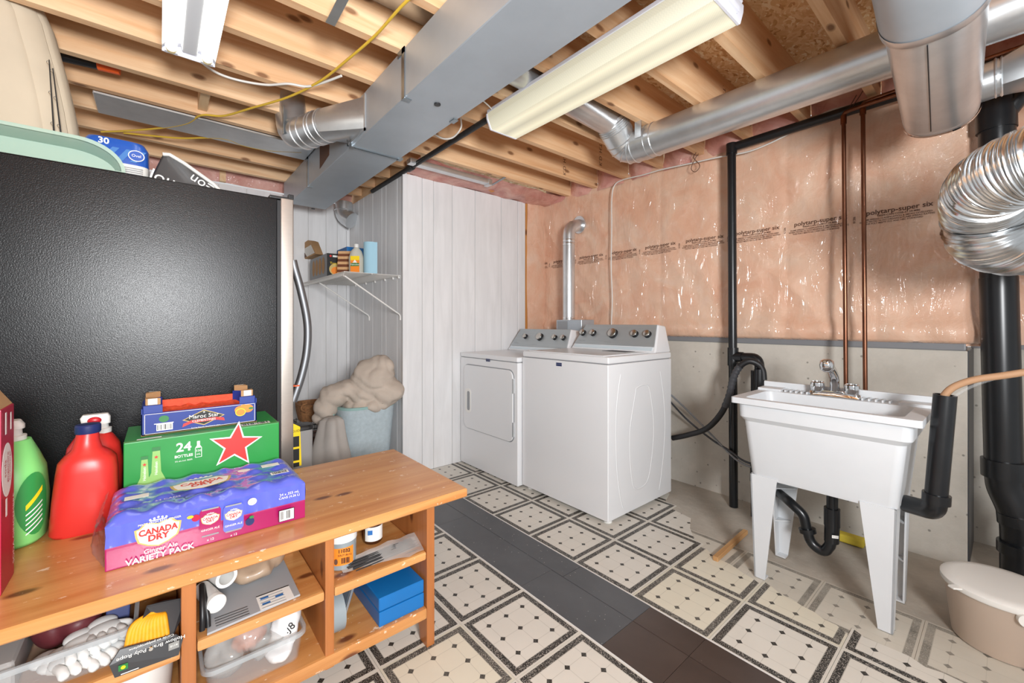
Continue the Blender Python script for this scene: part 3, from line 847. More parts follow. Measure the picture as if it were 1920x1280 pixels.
for y in (.036, .15):
    tb = MB().cyl((A0+.035, y, 2.204), (A1-.035, y, 2.204), .0165, n=18).build('tube', 'fluorescent_tube', sl, smooth=40)
    MB().cyl((A0+.02, y, 2.204), (A0+.036, y, 2.204), .0172, n=18).build('tube_cap', 'tube_end', tb)
    MB().box(A0+.006, A0+.022, y-.02, y+.02, 2.192, 2.24).build('socket', 'fixture_white', sl)
MB().box(A0, A0+.004, .008, .178, 2.196, ZJ-.002).build('end_plate', 'fixture_white', sl)

# ------------------------------------------------------------------ cables, gas line and odds at the ceiling
def cable(name, pts, r, mat, label, cat, k=8, n=8):
    o = MB().tube(spline(pts, k), r, n).build(name, mat, smooth=60); return tag(o, label, cat)
zc = ZJ-.012
cable('electrical_cable', [onZ(a, b, zc) for a, b in ((830, -40), (765, 0), (705, 65), (650, 113), (600, 152), (540, 182), (470, 203), (420, 217), (378, 216), (350, 231), (300, 240), (240, 245), (190, 247))], .0055, 'cable_yellow', 'yellow electrical cable running diagonally across the joists from trunk duct to tissue pack', 'cable')
cable('electrical_cable', [onZ(a, b, zc) for a, b in ((232, 249), (280, 254), (340, 259), (400, 258), (430, 262), (455, 272), (500, 281), (565, 285))], .0055, 'cable_yellow', 'yellow cable stapled along the sheet-metal panning below the joists', 'cable')
cable('power_cord', [onZ(a, b, zc) for a, b in ((358, 92), (380, 118), (410, 138), (450, 151), (500, 159), (540, 157), (575, 162), (605, 155), (640, 142))], .0055, 'cable_white', 'white cord sagging from the end of the strip light', 'cord')
yg = onZ(1000, 172, 2.235).y
gp = MB().tube([(.6, yg, 2.245), (-3.45, yg, 2.235)], .0165, 14).build('gas_pipe', 'iron_black', smooth=40)
tag(gp, 'long black iron gas pipe between trunk duct and wraparound light', 'pipe')
MB().cyl((-2.72, yg, 2.236), (-2.78, yg, 2.236), .024).build('coupling', 'iron_black', gp)
cable('light_wire', [onZ(930, 225, 2.24), onZ(922, 205, 2.255), onZ(905, 188, 2.26)], .0035, 'cable_white', 'short white wire feeding the end of the wraparound light', 'cable')
cable('white_cable_loop', [onZ(864, 222, 2.25), onZ(864, 240, 2.17), onZ(850, 257, 2.14), onZ(832, 260, 2.14), onZ(815, 252, 2.17), onZ(806, 246, 2.2)], .0045, 'cable_white', 'white cable looping out beside the edge of the trunk duct', 'cable')
o = MB().box(-3.145, -2.887, -.25, .77, ZJ-.016, ZJ-.001).build('joist_panning', 'galvanized', None, .003, 1)
tag(o, 'dark galvanized sheet nailed under two joists above the fridge', 'metal sheet')
lv = thing('level_tool', 'black bar with an orange tip lying between the joists', 'tool', (-2.41, -.28, 2.30))
a, b = onZ(60, 92, 2.31), onZ(183, 121, 2.31)
MB().tube([a, b], .022, 10).build('bar', 'black_plastic', lv, smooth=30)
dd = (b-a).normalized(); MB().tube([b, b+dd*.075], .0235, 10).build('tip', 'orange_plastic', lv, smooth=30)
a, b = onZ(648, -10, 2.262), onZ(619, 46, 2.20); 
o = MB().hexa([(a.x-.0, a.y-.016, a.z), (a.x-.0, a.y+.016, a.z), (b.x, b.y+.016, b.z), (b.x, b.y-.016, b.z), (a.x, a.y-.016, a.z+.003), (a.x, a.y+.016, a.z+.003), (b.x, b.y+.016, b.z+.003), (b.x, b.y-.016, b.z+.003)]).build('hanger_strip', 'strap_metal')
tag(o, 'loose metal strap dangling from a joist near the strip light', 'strap')
o = MB().box(-1.632, -1.376, -.6, .9, ZJ+.14, ZJ+.15).build('joist_panning', 'galvanized', None, .003, 1)
tag(o, 'shiny metal sheet set up between two joists beside the trunk duct', 'metal sheet')
a, b = onZ(765, 297, 2.262), onZ(918, 338, 2.262)
o = thing('galvanized_channel', 'dull galvanized channel below the joist over the white panelled wall', 'channel', tuple((a+b)/2))
xm = (a.x+b.x)/2
MB().box(xm-.03, xm+.03, a.y, b.y, 2.225, 2.262).build('channel_body', 'galvanized', o, .012, 2)
MB().box(xm-.034, xm+.034, b.y-.03, b.y+.006, 2.215, 2.264).build('end_collar', 'galvanized', o, .008)
a, b = onZ(905, 356, 2.24), onZ(945, 332, 2.262)
o = MB().hexa([(a.x, a.y, a.z), (a.x, a.y+.02, a.z), (b.x, b.y+.02, b.z), (b.x, b.y, b.z), (a.x, a.y, a.z+.003), (a.x, a.y+.02, a.z+.003), (b.x, b.y+.02, b.z+.003), (b.x, b.y, b.z+.003)]).build('strap_tie', 'strap_metal')
tag(o, 'grey metal strap tie at the top of the white panelled wall', 'strap')
p = onZ(648, 385, 2.10)
o = thing('duct_elbow', 'small round metal elbow dropping from the end of the trunk duct', 'duct', (p.x, p.y, 1.98))
p0 = onY(650, 400, 1.30)
MB().tube(fillet([(p0.x-.02, 1.28, 2.22), (p0.x-.02, 1.28, 2.10), (p0.x+.05, 1.33, 2.05)], .08, 5), .075, 22).build('elbow_body', 'galvanized', o, smooth=30)
MB().tube([(p0.x-.02, 1.28, 2.15), (p0.x-.02, 1.28, 2.146), (p0.x-.02, 1.28, 2.142)], [.075, .08, .075], 22).build('crimp_ring', 'galvanized', o)

# ------------------------------------------------------------------ plumbing on the foundation wall
PX, PY = -1.095, 2.705
vp = thing('vent_pipe', 'tall thin black drain pipe between washer and sink, with tee and side arm', 'pipe', (PX, PY, 0))
MB().cyl((PX, PY, 0), (PX-.012, PY, 2.215), .0245, n=20).build('pipe', 'abs_black', vp, smooth=40)
zt = onY(1371, 668, PY).z
tee = MB(); tee.cyl((PX-.004, PY, zt-.055), (PX-.004, PY, zt+.055), .031, n=20); tee.cyl((PX, PY, zt), (PX+.055, PY-.005, zt), .031, n=20); tee.build('tee', 'abs_black', vp, smooth=40)
sp0 = onY(1424, 690, 2.66); sx = sp0.x
arm = fillet([(PX+.03, PY, zt), (sx-.01, 2.68, zt+.005), (sx-.005, 2.68, zt-.09)], .06, 6)
MB().tube(arm, .026, 18).build('arm', 'abs_black', vp, smooth=40)
MB().cyl((PX-.012, PY, 2.17), (PX-.012, PY, 2.235), .031, n=20).build('top_elbow', 'abs_black', vp, smooth=40)
MB().cyl((PX-.02, PY+.01, 2.215), (.3, PY+.03, 2.24), .026, n=20).build('header_pipe', 'abs_black', vp, smooth=40)
stand = thing('washer_standpipe', 'short black standpipe with open top taking the washer drain hose', 'pipe', (sx, 2.65, 0))
MB().cyl((sx-.022, 2.66, .0), (sx-.022, 2.66, zt-.07), .0235, n=20).build('pipe', 'abs_black', stand, smooth=40)
MB().ring((sx+.02, 2.60, .3), (sx+.02, 2.60, sp0.z+.0), .026, .022, 20).build('open_pipe', 'abs_black', stand, smooth=40)
MB().cyl((sx+.0, 2.62, .22), (sx+.0, 2.62, .31), .034, n=20).build('coupling', 'abs_black', stand, smooth=40)
h0 = Vector((-1.45, 2.62, onX(1258, 822, -1.45).z))
hp = [h0, onY(1290, 815, 2.62), onY(1325, 803, 2.6), onY(1352, 775, 2.58), onY(1367, 742, 2.57), onY(1374, 712, 2.56), onY(1386, 688, 2.56), onY(1404, 677, 2.57), onY(1422, 683, 2.59), onY(1430, 695, 2.60), onY(1432, 712, 2.60)]
dh = thing('drain_hose', 'black corrugated washer drain hose arching into the standpipe', 'hose', tuple(h0))
ps = spline(hp, 10)
MB().tube(ps, .017, 14).build('hose', 'rubber_black', dh, smooth=60)
MB().tube(ps[34:62], [.019+.0022*math.sin(i*2.4) for i in range(28)], 14).build('corrugation', 'hose_grey', dh, smooth=60)
for k, (ya, yb, m, lab) in enumerate(((738, 872, 'hose_light', 'light grey water supply hose from washer toward the sink'), (752, 866, 'hose_grey', 'darker grey water supply hose from washer toward the sink'))):
    cable('supply_hose', [onX(1256, ya, -1.45), onY(1290, ya+32+k*4, 2.72), onY(1335, ya+78-k*6, 2.70), onY(1370, yb-20, 2.66), onY(1395, yb-2, 2.62), onY(1440, yb+12, 2.56), onY(1500, yb+30, 2.5)], .0065, m, lab, 'hose')
CX1, CX2, CY = -.543, -.467, 2.655
for x, ztop, yb, lab in ((CX1, onY(1583, 212, CY).z, 2.72, 'copper water pipe, the shorter riser with an elbow below the black header'), (CX2, onY(1614, 195, CY).z, 2.72, 'copper water pipe, the taller riser with a tee at its top')):
    o = thing('copper_pipe', lab, 'pipe', (x, CY, .7))
    MB().tube(fillet([(x+.01, CY, .72), (x, CY, ztop), (x+.03, CY-.01, ztop+.002), (.25, CY-.02, ztop+(.02 if x == CX1 else .03))], .02, 4), .0095, 12).build('pipe', 'copper', o, smooth=50)
    MB().cyl((x, CY, ztop-.055), (x, CY, ztop-.01), .013, n=12).build('fitting', 'copper', o, smooth=50)
cable('wall_cable', [onY(a, b, 2.765) for a, b in ((1146, 612), (1148, 560), (1146, 500), (1147, 430), (1147, 375), (1152, 348), (1168, 337), (1205, 328), (1240, 318), (1300, 305), (1350, 294), (1400, 285), (1440, 270), (1480, 250), (1520, 225), (1560, 206), (1605, 196), (1628, 187))], .0048, 'cable_white', 'white cable running up the pink film and along the joists to the copper pipes', 'cable')
o = MB().tube(spline([onY(a, b, 2.75) for a, b in ((1300, 268), (1305, 285), (1300, 295), (1312, 310), (1304, 322), (1296, 316), (1303, 298), (1310, 288))], 8), .0022, 6).build('wire_tie', 'print_brown')
tag(o, 'twisted brown wire tie looped around the white cable by the black pipe', 'wire tie')
o = MB().tube(spline([onY(a, b, 2.70) for a, b in ((1606, 178), (1598, 192), (1592, 203), (1588, 212), (1598, 200), (1612, 180), (1618, 170))], 8), .0022, 6).build('wire_tie', 'print_brown')
tag(o, 'dark wire tie hooked over the copper risers', 'wire tie')

st = thing('drain_stack', 'thick black main drain stack with wye fittings in the concrete recess', 'pipe', (0, 2.78, 0))
q = lambda px, py, y=2.78: onY(px, py, y)
t0, t1 = q(1868, 150), q(1872, 520); t2 = q(1882, 880)
MB().cyl(t0, t1, .056, n=26).build('upper_pipe', 'abs_black', st, smooth=40)
MB().cyl(t1, t2, .058, n=26).build('lower_pipe', 'abs_black', st, smooth=40)
MB().cyl(q(1867, 205), q(1868, 245), .062, n=26).build('coupling', 'abs_black', st, smooth=40)
MB().cyl(q(1866, 165), q(1866, 185), .060, n=26).build('clamp', 'galvanized', st, smooth=40)
MB().cyl(q(1882, 862), q(1883, 895), .069, n=26).build('hub', 'abs_black', st, smooth=40)
MB().tube(fillet([q(1883, 890), q(1885, 915), q(1912, 970), q(1915, 1060, 2.80)], .08, 6), .059, 24).build('offset_bend', 'abs_black', st, smooth=40)
MB().cyl(q(1912, 965), q(1914, 985), .067, n=24).build('hub', 'abs_black', st, smooth=40)
MB().cyl(q(1914, 1020), q(1914, 1040), .069, n=24).build('hub', 'abs_black', st, smooth=40)
bp = q(1914, 1050); MB().cyl((bp.x, bp.y, 0), (bp.x, bp.y, bp.z+.02), .060, n=24).build('base_pipe', 'abs_black', st, smooth=40)
MB().tube(fillet([q(1870, 235), q(1890, 205), q(1908, 185), q(1915, 150), q(1940, 110)], .05, 5), .031, 18).build('wye_branch', 'abs_black', st, smooth=40)
MB().cyl(q(1888, 208), q(1902, 190), .037, n=18).build('hub', 'abs_black', st, smooth=40)

# ------------------------------------------------------------------ laundry sink
SX0, SX1, SY0, SY1, SZ = -.805, -.188, 1.955, 2.37, .80
sk = thing('laundry_sink', 'white plastic laundry tub on four legs below the copper pipes', 'sink', (-.5, 2.16, 0))
def rr_ring(x0, x1, y0, y1, z, r, n=6):
    out = []
    for cx_, cy_, a0 in ((x1-r, y1-r, 0), (x0+r, y1-r, 90), (x0+r, y0+r, 180), (x1-r, y0+r, 270)):
        for k in range(n+1):
            a = math.radians(a0+90*k/n); out.append((cx_+r*math.cos(a), cy_+r*math.sin(a), z))
    return out
rg = [rr_ring(SX0+.06, SX1-.075, SY0+.075, SY1-.03, .445, .03), rr_ring(SX0+.055, SX1-.07, SY0+.07, SY1-.025, .46, .03),
      rr_ring(SX0+.035, SX1-.045, SY0+.042, SY1-.02, .695, .03), rr_ring(SX0+.022, SX1-.028, SY0+.024, SY1-.018, .715, .03), rr_ring(SX0+.02, SX1-.025, SY0+.02, SY1-.015, .775, .03),
      rr_ring(SX0, SX1, SY0, SY1, .775, .012), rr_ring(SX0, SX1, SY0, SY1, SZ, .012),
      rr_ring(SX0+.045, SX1-.05, SY0+.03, SY1-.11, SZ, .03), rr_ring(SX0+.05, SX1-.055, SY0+.036, SY1-.115, SZ-.02, .03), rr_ring(SX0+.085, SX1-.095, SY0+.10, SY1-.13, .475, .03)]
MB().rings(rg).build('basin', 'sink_white', sk, smooth=35)
bl = MB(); bl.box(SX0, SX1, SY1-.018, SY1, SZ-.01, SZ+.036); bl.box(SX0, SX0+.1, SY1-.1, SY1, SZ-.01, SZ+.012); bl.box(SX1-.1, SX1, SY1-.1, SY1, SZ-.01, SZ+.012)
bl.build('back_ledge', 'sink_white', sk, .004)
for x0 in (SX0+.11, SX1-.22):
    sd = MB(); 
    for k in range(5): sd.box(x0+.022*k, x0+.022*k+.006, SY1-.085, SY1-.03, SZ-.001, SZ+.010)
    sd.build('soap_ridges', 'sink_white', sk, .001, 1)
def leg(x, y, sx_, sy_):
    # angle-section leg, tapering to the foot; corner at (x, y)
    mb = MB(); zt_ = .458; w0, w1, t = .105, .042, .006
    fx_ = x+sx_*.012; fy_ = y+sy_*.012
    mb.prism([(x, y, zt_), (x+sx_*w0, y, zt_), (fx_+sx_*w1, fy_, 0), (fx_, fy_, 0)], (0, sy_*t, 0))
    mb.prism([(x, y, zt_), (x, y+sy_*w0*.8, zt_), (fx_, fy_+sy_*w1, 0), (fx_, fy_, 0)], (sx_*t, 0, 0))
    mb.box(min(fx_, fx_+sx_*w1), max(fx_, fx_+sx_*w1), min(fy_, fy_+sy_*w1), max(fy_, fy_+sy_*w1), 0, .006)
    for z in (.17, .33):
        k = .05+.06*z/.5*.9
        mb.prism([(x+sx_*.01, y+sy_*.01, z), (x+sx_*k, y+sy_*.012, z), (x+sx_*.012, y+sy_*k, z)], (0, 0, .005))
    return mb.build('leg', 'sink_white', sk)
leg(SX0+.058, SY0+.066, 1, 1); leg(SX1-.073, SY0+.066, -1, 1); leg(SX0+.058, SY1-.022, 1, -1); leg(SX1-.073, SY1-.022, -1, -1)
fa = thing('faucet', 'chrome two-handle faucet on the back ledge of the laundry tub', 'faucet', (-.505, SY1-.06, SZ))
fxx, fyy, fz = -.505, SY1-.055, SZ+.002
MB().loft([(fxx, fyy, fz, .098, .028, 5), (fxx, fyy, fz+.016, .092, .024, 5), (fxx, fyy, fz+.024, .07, .018, 4)]).build('base_plate', 'chrome', fa, smooth=50)
spt = MB(); spt.tube(fillet([(fxx, fyy, fz+.015), (fxx, fyy-.004, fz+.085), (fxx-.004, fyy-.05, fz+.125), (fxx-.006, fyy-.085, fz+.145)], .05, 6), .019, 18); spt.build('spout', 'chrome', fa, smooth=50)
MB().lathe([(.012, -.03), (.024, -.02), (.027, .0), (.024, .018), (.012, .026)], (fxx-.006, fyy-.10, fz+.145), 20).build('spray_head', 'chrome', fa, smooth=50)
for s in (-1, 1): MB().lathe([(.016, .012), (.026, .018), (.029, .04), (.027, .056), (.022, .060), (.0215, .055)], (fxx+s*.062, fyy-.004, fz), 22).build('handle', 'chrome', fa, smooth=40)

# trap and standpipe of the sink
tp = thing('sink_trap', 'black drain trap hanging under the laundry tub', 'pipe', (-.5, 2.25, .08))
Q = lambda px, py, y=2.22: onY(px, py, y)
a = Q(1561, 925); 
MB().tube(fillet([(a.x, a.y, .46), Q(1560, 1005), Q(1556, 1022)], .01, 2)+fillet([Q(1556, 1022), Q(1545, 1036), Q(1520, 1018), Q(1511, 985)], .05, 6)[1:]+fillet([Q(1511, 985), Q(1507, 965), Q(1480, 940), Q(1450, 915, 2.4)], .03, 5)[1:], .021, 18).build('pipe', 'abs_black', tp, smooth=50)
MB().cyl(Q(1560, 952), Q(1560, 985), .029, n=18).build('coupling', 'abs_black', tp, smooth=40)
MB().cyl(Q(1560, 985), Q(1559, 1015), .027, n=18).build('coupling', 'abs_black', tp, smooth=40)
dd = (Q(1512, 978)-Q(1513, 993)).normalized(); MB().cyl(Q(1515, 998), Q(1513, 990), .033, n=18).build('slip_nut', 'abs_black', tp, smooth=40)
d = Dec(tp, Q(1563, 1000)+Vector((.012, -.030, 0)), (.83, .55, 0), (0, 0, 1)); d.rect(-.012, -.006, .024, .012, 'print_white', 'sticker'); d.text('ABS DWV', 0, 0, .005, 'print_black')
ss = thing('sink_standpipe', 'black standpipe beside the laundry tub with an open top and bottom elbow', 'pipe', (-.145, 2.05, .45))
T = lambda px, py, y=2.05: onY(px, py, y)
tt, tb_ = T(1772, 740), T(1755, 930)
MB().ring(tt, tb_, .030, .026, 24).build('pipe', 'abs_black', ss, smooth=40)
MB().tube(fillet([tb_, T(1752, 958), T(1700, 944, 2.12)], .05, 6), .031, 20).build('elbow', 'abs_black', ss, smooth=40)
MB().cyl(T(1756, 925), T(1755, 942), .037, n=22).build('hub', 'abs_black', ss, smooth=40)
cable('brown_hose', [T(1768, 790), T(1768, 752), T(1776, 735), T(1795, 722), T(1830, 711), T(1880, 704), T(1960, 693), T(2050, 690)], .011, 'hose_brown', 'brown plastic hose curving into the standpipe beside the tub', 'hose', 8, 12)
cable('clear_tube', [T(1782, 790), T(1780, 758), T(1800, 736), T(1850, 714), T(1930, 697), T(2050, 688)], .005, 'clear_plastic', 'thin clear tube curving into the standpipe under the brown hose', 'tube', 8, 8)

pail = thing('plastic_pail', 'beige plastic pail with a white lid beside the laundry tub', 'pail', (-.02, 2.27, 0))
pc = (-.02, 2.27, 0)
MB().lathe([(.118, 0), (.122, .004), (.142, .19), (.146, .195)], pc, 40).build('body', 'beige_pail', pail, smooth=40)
MB().lathe([(.149, .185), (.152, .19), (.152, .204), (.146, .209), (.12, .212), (.02, .214)], pc, 40).build('lid', 'pail_white', pail, smooth=40)
a0 = math.atan2(-.9, .1)
e1 = Vector((pc[0]+.15*math.cos(a0+.25), pc[1]+.15*math.sin(a0+.25), .175))
nn = Vector((math.cos(a0+.25), math.sin(a0+.25), 0))
ha = MB().cyl(e1-nn*.006, e1+nn*.01, .02, n=20).build('handle_ear', 'pail_white', pail, smooth=40)
hpts = [e1+nn*.006]+[Vector((pc[0]+.158*math.cos(a0+.25+t), pc[1]+.158*math.sin(a0+.25+t), .175+.01*math.sin(t))) for t in (.3, .6, .9, 1.3, 1.7, 2.1, 2.5, 2.9, 3.14)]
MB().tube(spline(hpts, 4), .006, 8).build('handle', 'pail_white', pail, smooth=50)
lt = Vector((-.644, -.765, 0)); pr = Vector((.765, -.644, 0)); tb0 = Vector(pc)+lt*.148+Vector((0, 0, .196))
MB().prism([tb0-pr*.014, tb0+pr*.014, tb0+lt*.03+pr*.01, tb0+lt*.03-pr*.01], (0, 0, .006)).build('lid_tab', 'pail_white', pail, .002)

o = MB().box(-.585, -.47, 2.69, 2.745, .0, .04).build('sponge', 'sponge', None, .012, 3, 50)
tag(o, 'yellow sponge on the bare concrete below the sink', 'sponge')
a, b = onZ(1341, 1052), onZ(1398, 1000); dd = (b-a).normalized(); nn = Vector((-dd.y, dd.x, 0))*.012
o = MB().prism([a-nn, a+nn, b+nn, b-nn], (0, 0, .022)).build('wood_strip', 'scrap_wood', None, .002, 1)
tag(o, 'loose wooden strip lying on the torn tile edge beside the sink leg', 'wood strip')

# ------------------------------------------------------------------ washer and dryer
def console(parent, x0, x1, z0, zt, yb, slim=.06, knobs=(), brand='MAYTAG', yf=.0):
    # slanted control console; returns the plane used for knobs
    y_f0, y_f1, y_b = yb-.185+yf, yb-.085+yf, yb
    s = slim
    MB().hexa([(x0, y_f0, z0), (x1, y_f0, z0), (x1, y_b, z0), (x0, y_b, z0),
               (x0+s, y_f1, zt), (x1-s*.55, y_f1, zt), (x1-s*.55, y_b, zt-.01), (x0+s, y_b, zt-.01)]).build('console_body', 'appliance_white', parent, .012, 3, 40)
    fn = Vector((0, -(zt-z0), (y_f1-y_f0))).normalized(); up = Vector((0, y_f1-y_f0, zt-z0)).normalized(); L = math.hypot(y_f1-y_f0, zt-z0)
    P = lambda t, u: Vector((x0+s*u+(x1-x0-s*1.55*u)*t, y_f0, z0))+up*L*u
    fp = [P(.015, .2)+fn*.0, P(.985, .2), P(.985, .98), P(.015, .98)]
    MB().prism([p+fn*.0005 for p in fp], fn*.006).build('control_panel', 'steel_console', parent, .006, 3, 40)
    MB().prism([P(.03, .07)+fn*.0005, P(.965, .07)+fn*.0005, P(.97, .17)+fn*.0005, P(.03, .17)+fn*.0005], fn*.004).build('trim_strip', 'appliance_trim', parent, .002)
    for px, py, r in knobs:
        p = onY(px, py, (y_f0+y_f1)/2); u = .62
        q = Vector((p.x, y_f0, z0))+up*L*u+fn*.006
        MB().tube([q, q+fn*.006, q+fn*.022, q+fn*.026], [r*1.15, r*1.12, r*.98, r*.88], 22, True).build('knob', 'rubber_black', parent, smooth=40)
        MB().tube([q+fn*.020, q+fn*.027, q+fn*.029], [r*1.0, r*.97, r*.8], 22, True).build('knob_face', 'knob_metal', parent, smooth=40)
    d = Dec(parent, P(.10, .32)+fn*.0065, (1, 0, 0), up); d.text(brand, 0, 0, .014, 'print_grey')
    d.text('. . . . . .', (x1-x0)*.33, .0, .02, 'print_black')
    return P, fn, up
def badge(parent, px, py, yf, w=.048, h=.021):
    p = onY(px, py, yf); d = Dec(parent, (p.x, yf, p.z), (1, 0, 0), (0, 0, 1))
    d.rect(-w/2, -h/2, w, h, 'cap_navy', 'badge'); d.text('MAYTAG', 0, 0, h*.55, 'print_grey')

WX0, WX1, WY0, WY1 = -2.152, -1.433, 1.902, 2.575
ws = thing('washer', 'white top-load washing machine with five console knobs beside the grey drain hoses', 'washer', ((WX0+WX1)/2, 2.24, 0))
MB().box(WX0, WX1, WY0, WY1, .022, .895).build('cabinet', 'appliance_white', ws, .008, 3, 40)
MB().box(WX0+.001, WX1-.001, WY0+.004, WY1, .899, .938).build('top_deck', 'appliance_white', ws, .012, 3, 40)
MB().box(WX0+.01, WX1-.01, WY0+.012, WY1-.01, .89, .902).build('seam', 'hose_light', ws)
MB().box(WX0+.05, WX1-.05, WY0+.02, 2.37, .938, .944).build('lid', 'appliance_white', ws, .004, 2)
pw_ = onZ(1120, 661, .944)
MB().box(pw_.x-.09, pw_.x+.09, 2.25, 2.36, .9435, .945).build('lid_window', 'hose_grey', ws)
for x in (WX0+.04, WX1-.04): MB().cyl((x, WY0+.05, 0), (x, WY0+.05, .024), .024).build('foot', 'white_plastic', ws)
console(ws, WX0+.005, WX1-.005, .938, 1.118, WY1, .065, ((1093, 624, .021), (1112, 625, .021), (1149, 624, .032), (1190, 625, .022), (1214, 626, .022)))
badge(ws, 1048, 683, WY0)
# pressed ribs on the side panel
def rib(pts, r=.006):
    ps = [onX(a, b, WX1) for a, b in pts]; return MB().tube(spline([Vector((WX1-.0042, p.y, p.z)) for p in ps], 6), r, 8).build('side_rib', 'appliance_white', ws, smooth=60)
rib([(1164, 702), (1160, 730), (1156, 770), (1155, 820), (1157, 880), (1163, 930), (1168, 952)])
rib([(1238, 696), (1244, 740), (1247, 790), (1245, 840), (1240, 890), (1236, 918)])
rib([(1193, 728), (1188, 760), (1182, 800), (1181, 845), (1184, 890), (1190, 915), (1205, 912), (1216, 895), (1223, 850), (1226, 800), (1222, 755), (1216, 724), (1204, 722), (1193, 728)])

DX0, DX1, DYf, DYb = -2.868, -2.160, 1.868, 2.545
dr = thing('dryer', 'white front-load clothes dryer with a square door beside the white panelled wall', 'dryer', ((DX0+DX1)/2, 2.2, 0))
MB().box(DX0, DX1, DYf, DYb, .012, .855).build('cabinet', 'appliance_white', dr, .008, 3, 40)
MB().box(DX0+.001, DX1-.001, DYf-.002, DYb, .859, .893).build('top_deck', 'appliance_white', dr, .01, 3, 40)
MB().box(DX0+.01, DX1-.01, DYf+.01, DYb-.01, .85, .862).build('seam', 'hose_light', dr)
dz0, dz1, dxa, dxb = .305, .80, -2.805, -2.20
ring = rr_ring(dxa, dxb, dz0, dz1, 0, .05)
MB().prism([(x, DYf-.001, z) for x, z, _ in rr_ring(dxa-.006, dxb+.006, dz0-.006, dz1+.006, 0, .054)], (0, .002, 0)).build('door_gap', 'print_grey', dr)
door = MB().prism([(x, DYf-.012, z) for x, z, _ in ring], (0, .0115, 0)).build('door', 'appliance_white', dr, .005, 3, 40)
hpos = onY(880, 750, DYf)
MB().loft([(hpos.x, 0, 0, .02, .006, 4)]*1+[(hpos.x, 0, 0, .02, .006, 4)], 20) if 0 else None
MB().prism([(x, DYf-.0145, z) for x, z, _ in rr_ring(hpos.x-.04, hpos.x+.04, hpos.z-.095, hpos.z+.095, 0, .03)], (0, .004, 0)).build('handle', 'white_plastic', door, .003)
MB().prism([(x, DYf-.0155, z) for x, z, _ in rr_ring(hpos.x-.008, hpos.x+.025, hpos.z-.075, hpos.z+.075, 0, .015)], (0, .003, 0)).build('handle_recess', 'print_grey', door)
for z in (.70, .40): MB().box(dxb-.004, dxb+.008, DYf-.013, DYf, z-.055, z+.045).build('hinge', 'galvanized', dr, .002)
for x in (DX0+.04, DX1-.04): MB().cyl((x, DYf+.05, 0), (x, DYf+.05, .014), .022).build('foot', 'rubber_black', dr)
console(dr, DX0-.0, DX1+.0, .893, 1.078, DYb, .07, ((985, 630, .019), (1012, 630, .029), (1040, 631, .019), (1056, 632, .019)))
badge(dr, 915, 675, DYf-.002, .05, .02)

# dryer exhaust
vt = thing('dryer_exhaust_pipe', 'shiny round exhaust pipe rising behind the dryer into the pink wall', 'pipe', (-2.43, 2.68, 1.08))
vx, vy = -2.425, 2.675
MB().tube(fillet([(vx, vy, 1.14), (vx, vy, 1.95), (vx+.015, 2.83, 1.985)], .09, 4), .052, 24).build('pipe', 'galvanized', vt, smooth=25)
for z in (1.15, 1.17, 1.80, 1.83): MB().tube([(vx, vy, z-.008), (vx, vy, z), (vx, vy, z+.008)], [.0525, .054, .0525], 24).build('foil_tape', 'foil_flex', vt, smooth=60)
MB().cyl((vx+.012, 2.79, 1.982), (vx+.013, 2.80, 1.983), .075, n=24).build('wall_sleeve', 'galvanized', vt)
vb = thing('exhaust_box', 'small dull metal box behind the dryer console under the exhaust pipe', 'box', (-2.35, 2.66, .7))
MB().box(-2.50, -2.22, 2.60, 2.76, .7, 1.155).build('box_body', 'duct_grey', vb, .003, 1)
MB().box(-2.485, -2.37, 2.598, 2.6, 1.02, 1.145).build('cover_plate', 'print_grey', vb)

# ------------------------------------------------------------------ fridge
FX, FY0, FY1, FH = -2.165, -.52, .415, 1.70
fr_ = thing('refrigerator', 'black textured side of a refrigerator with a stainless door edge and bowed handle', 'refrigerator', (-2.55, 0, 0))
MB().box(-2.93, FX, FY0, FY1, .02, FH).build('cabinet', 'fridge_black', fr_, .005, 2)
MB().box(-2.925, FX-.004, FY1, FY1+.014, .06, FH-.005).build('gasket', 'rubber_black', fr_)
dor = MB().box(-2.93, FX, FY1+.014, .482, .05, FH+.008).build('door', 'stainless', fr_, .006, 3, 40)
MB().box(FX-.10, FX-.001, FY1-.03, .475, FH+.001, FH+.014).build('hinge_cover', 'black_plastic', fr_, .003)
MB().box(FX-.03, FX-.001, .462, .484, FH+.008, FH+.03).build('hinge_cap', 'black_plastic', fr_, .003)
hx_ = FX-.05
hpts = [onX(a, b, hx_) for a, b in ((549, 488), (553, 505), (563, 540), (574, 590), (577, 625), (574, 665), (565, 705), (555, 735), (549, 752))]
hpts = [Vector((hx_, max(p.y, .47), p.z)) for p in hpts]
MB().tube(spline(hpts, 6), .0185, 16).build('handle', 'handle_steel', dor, smooth=60)
for k in (1, -2): MB().cyl(hpts[k]+Vector((.012, 0, 0)), hpts[k]+Vector((.0145, 0, 0)), .004, n=10).build('screw', 'hose_grey', dor)
MB().cyl(hpts[-2]+Vector((.0, .0, .03)), hpts[-2]+Vector((.0, .0, .036)), .022, n=16).build('rubber_band', 'orange_plastic', dor)
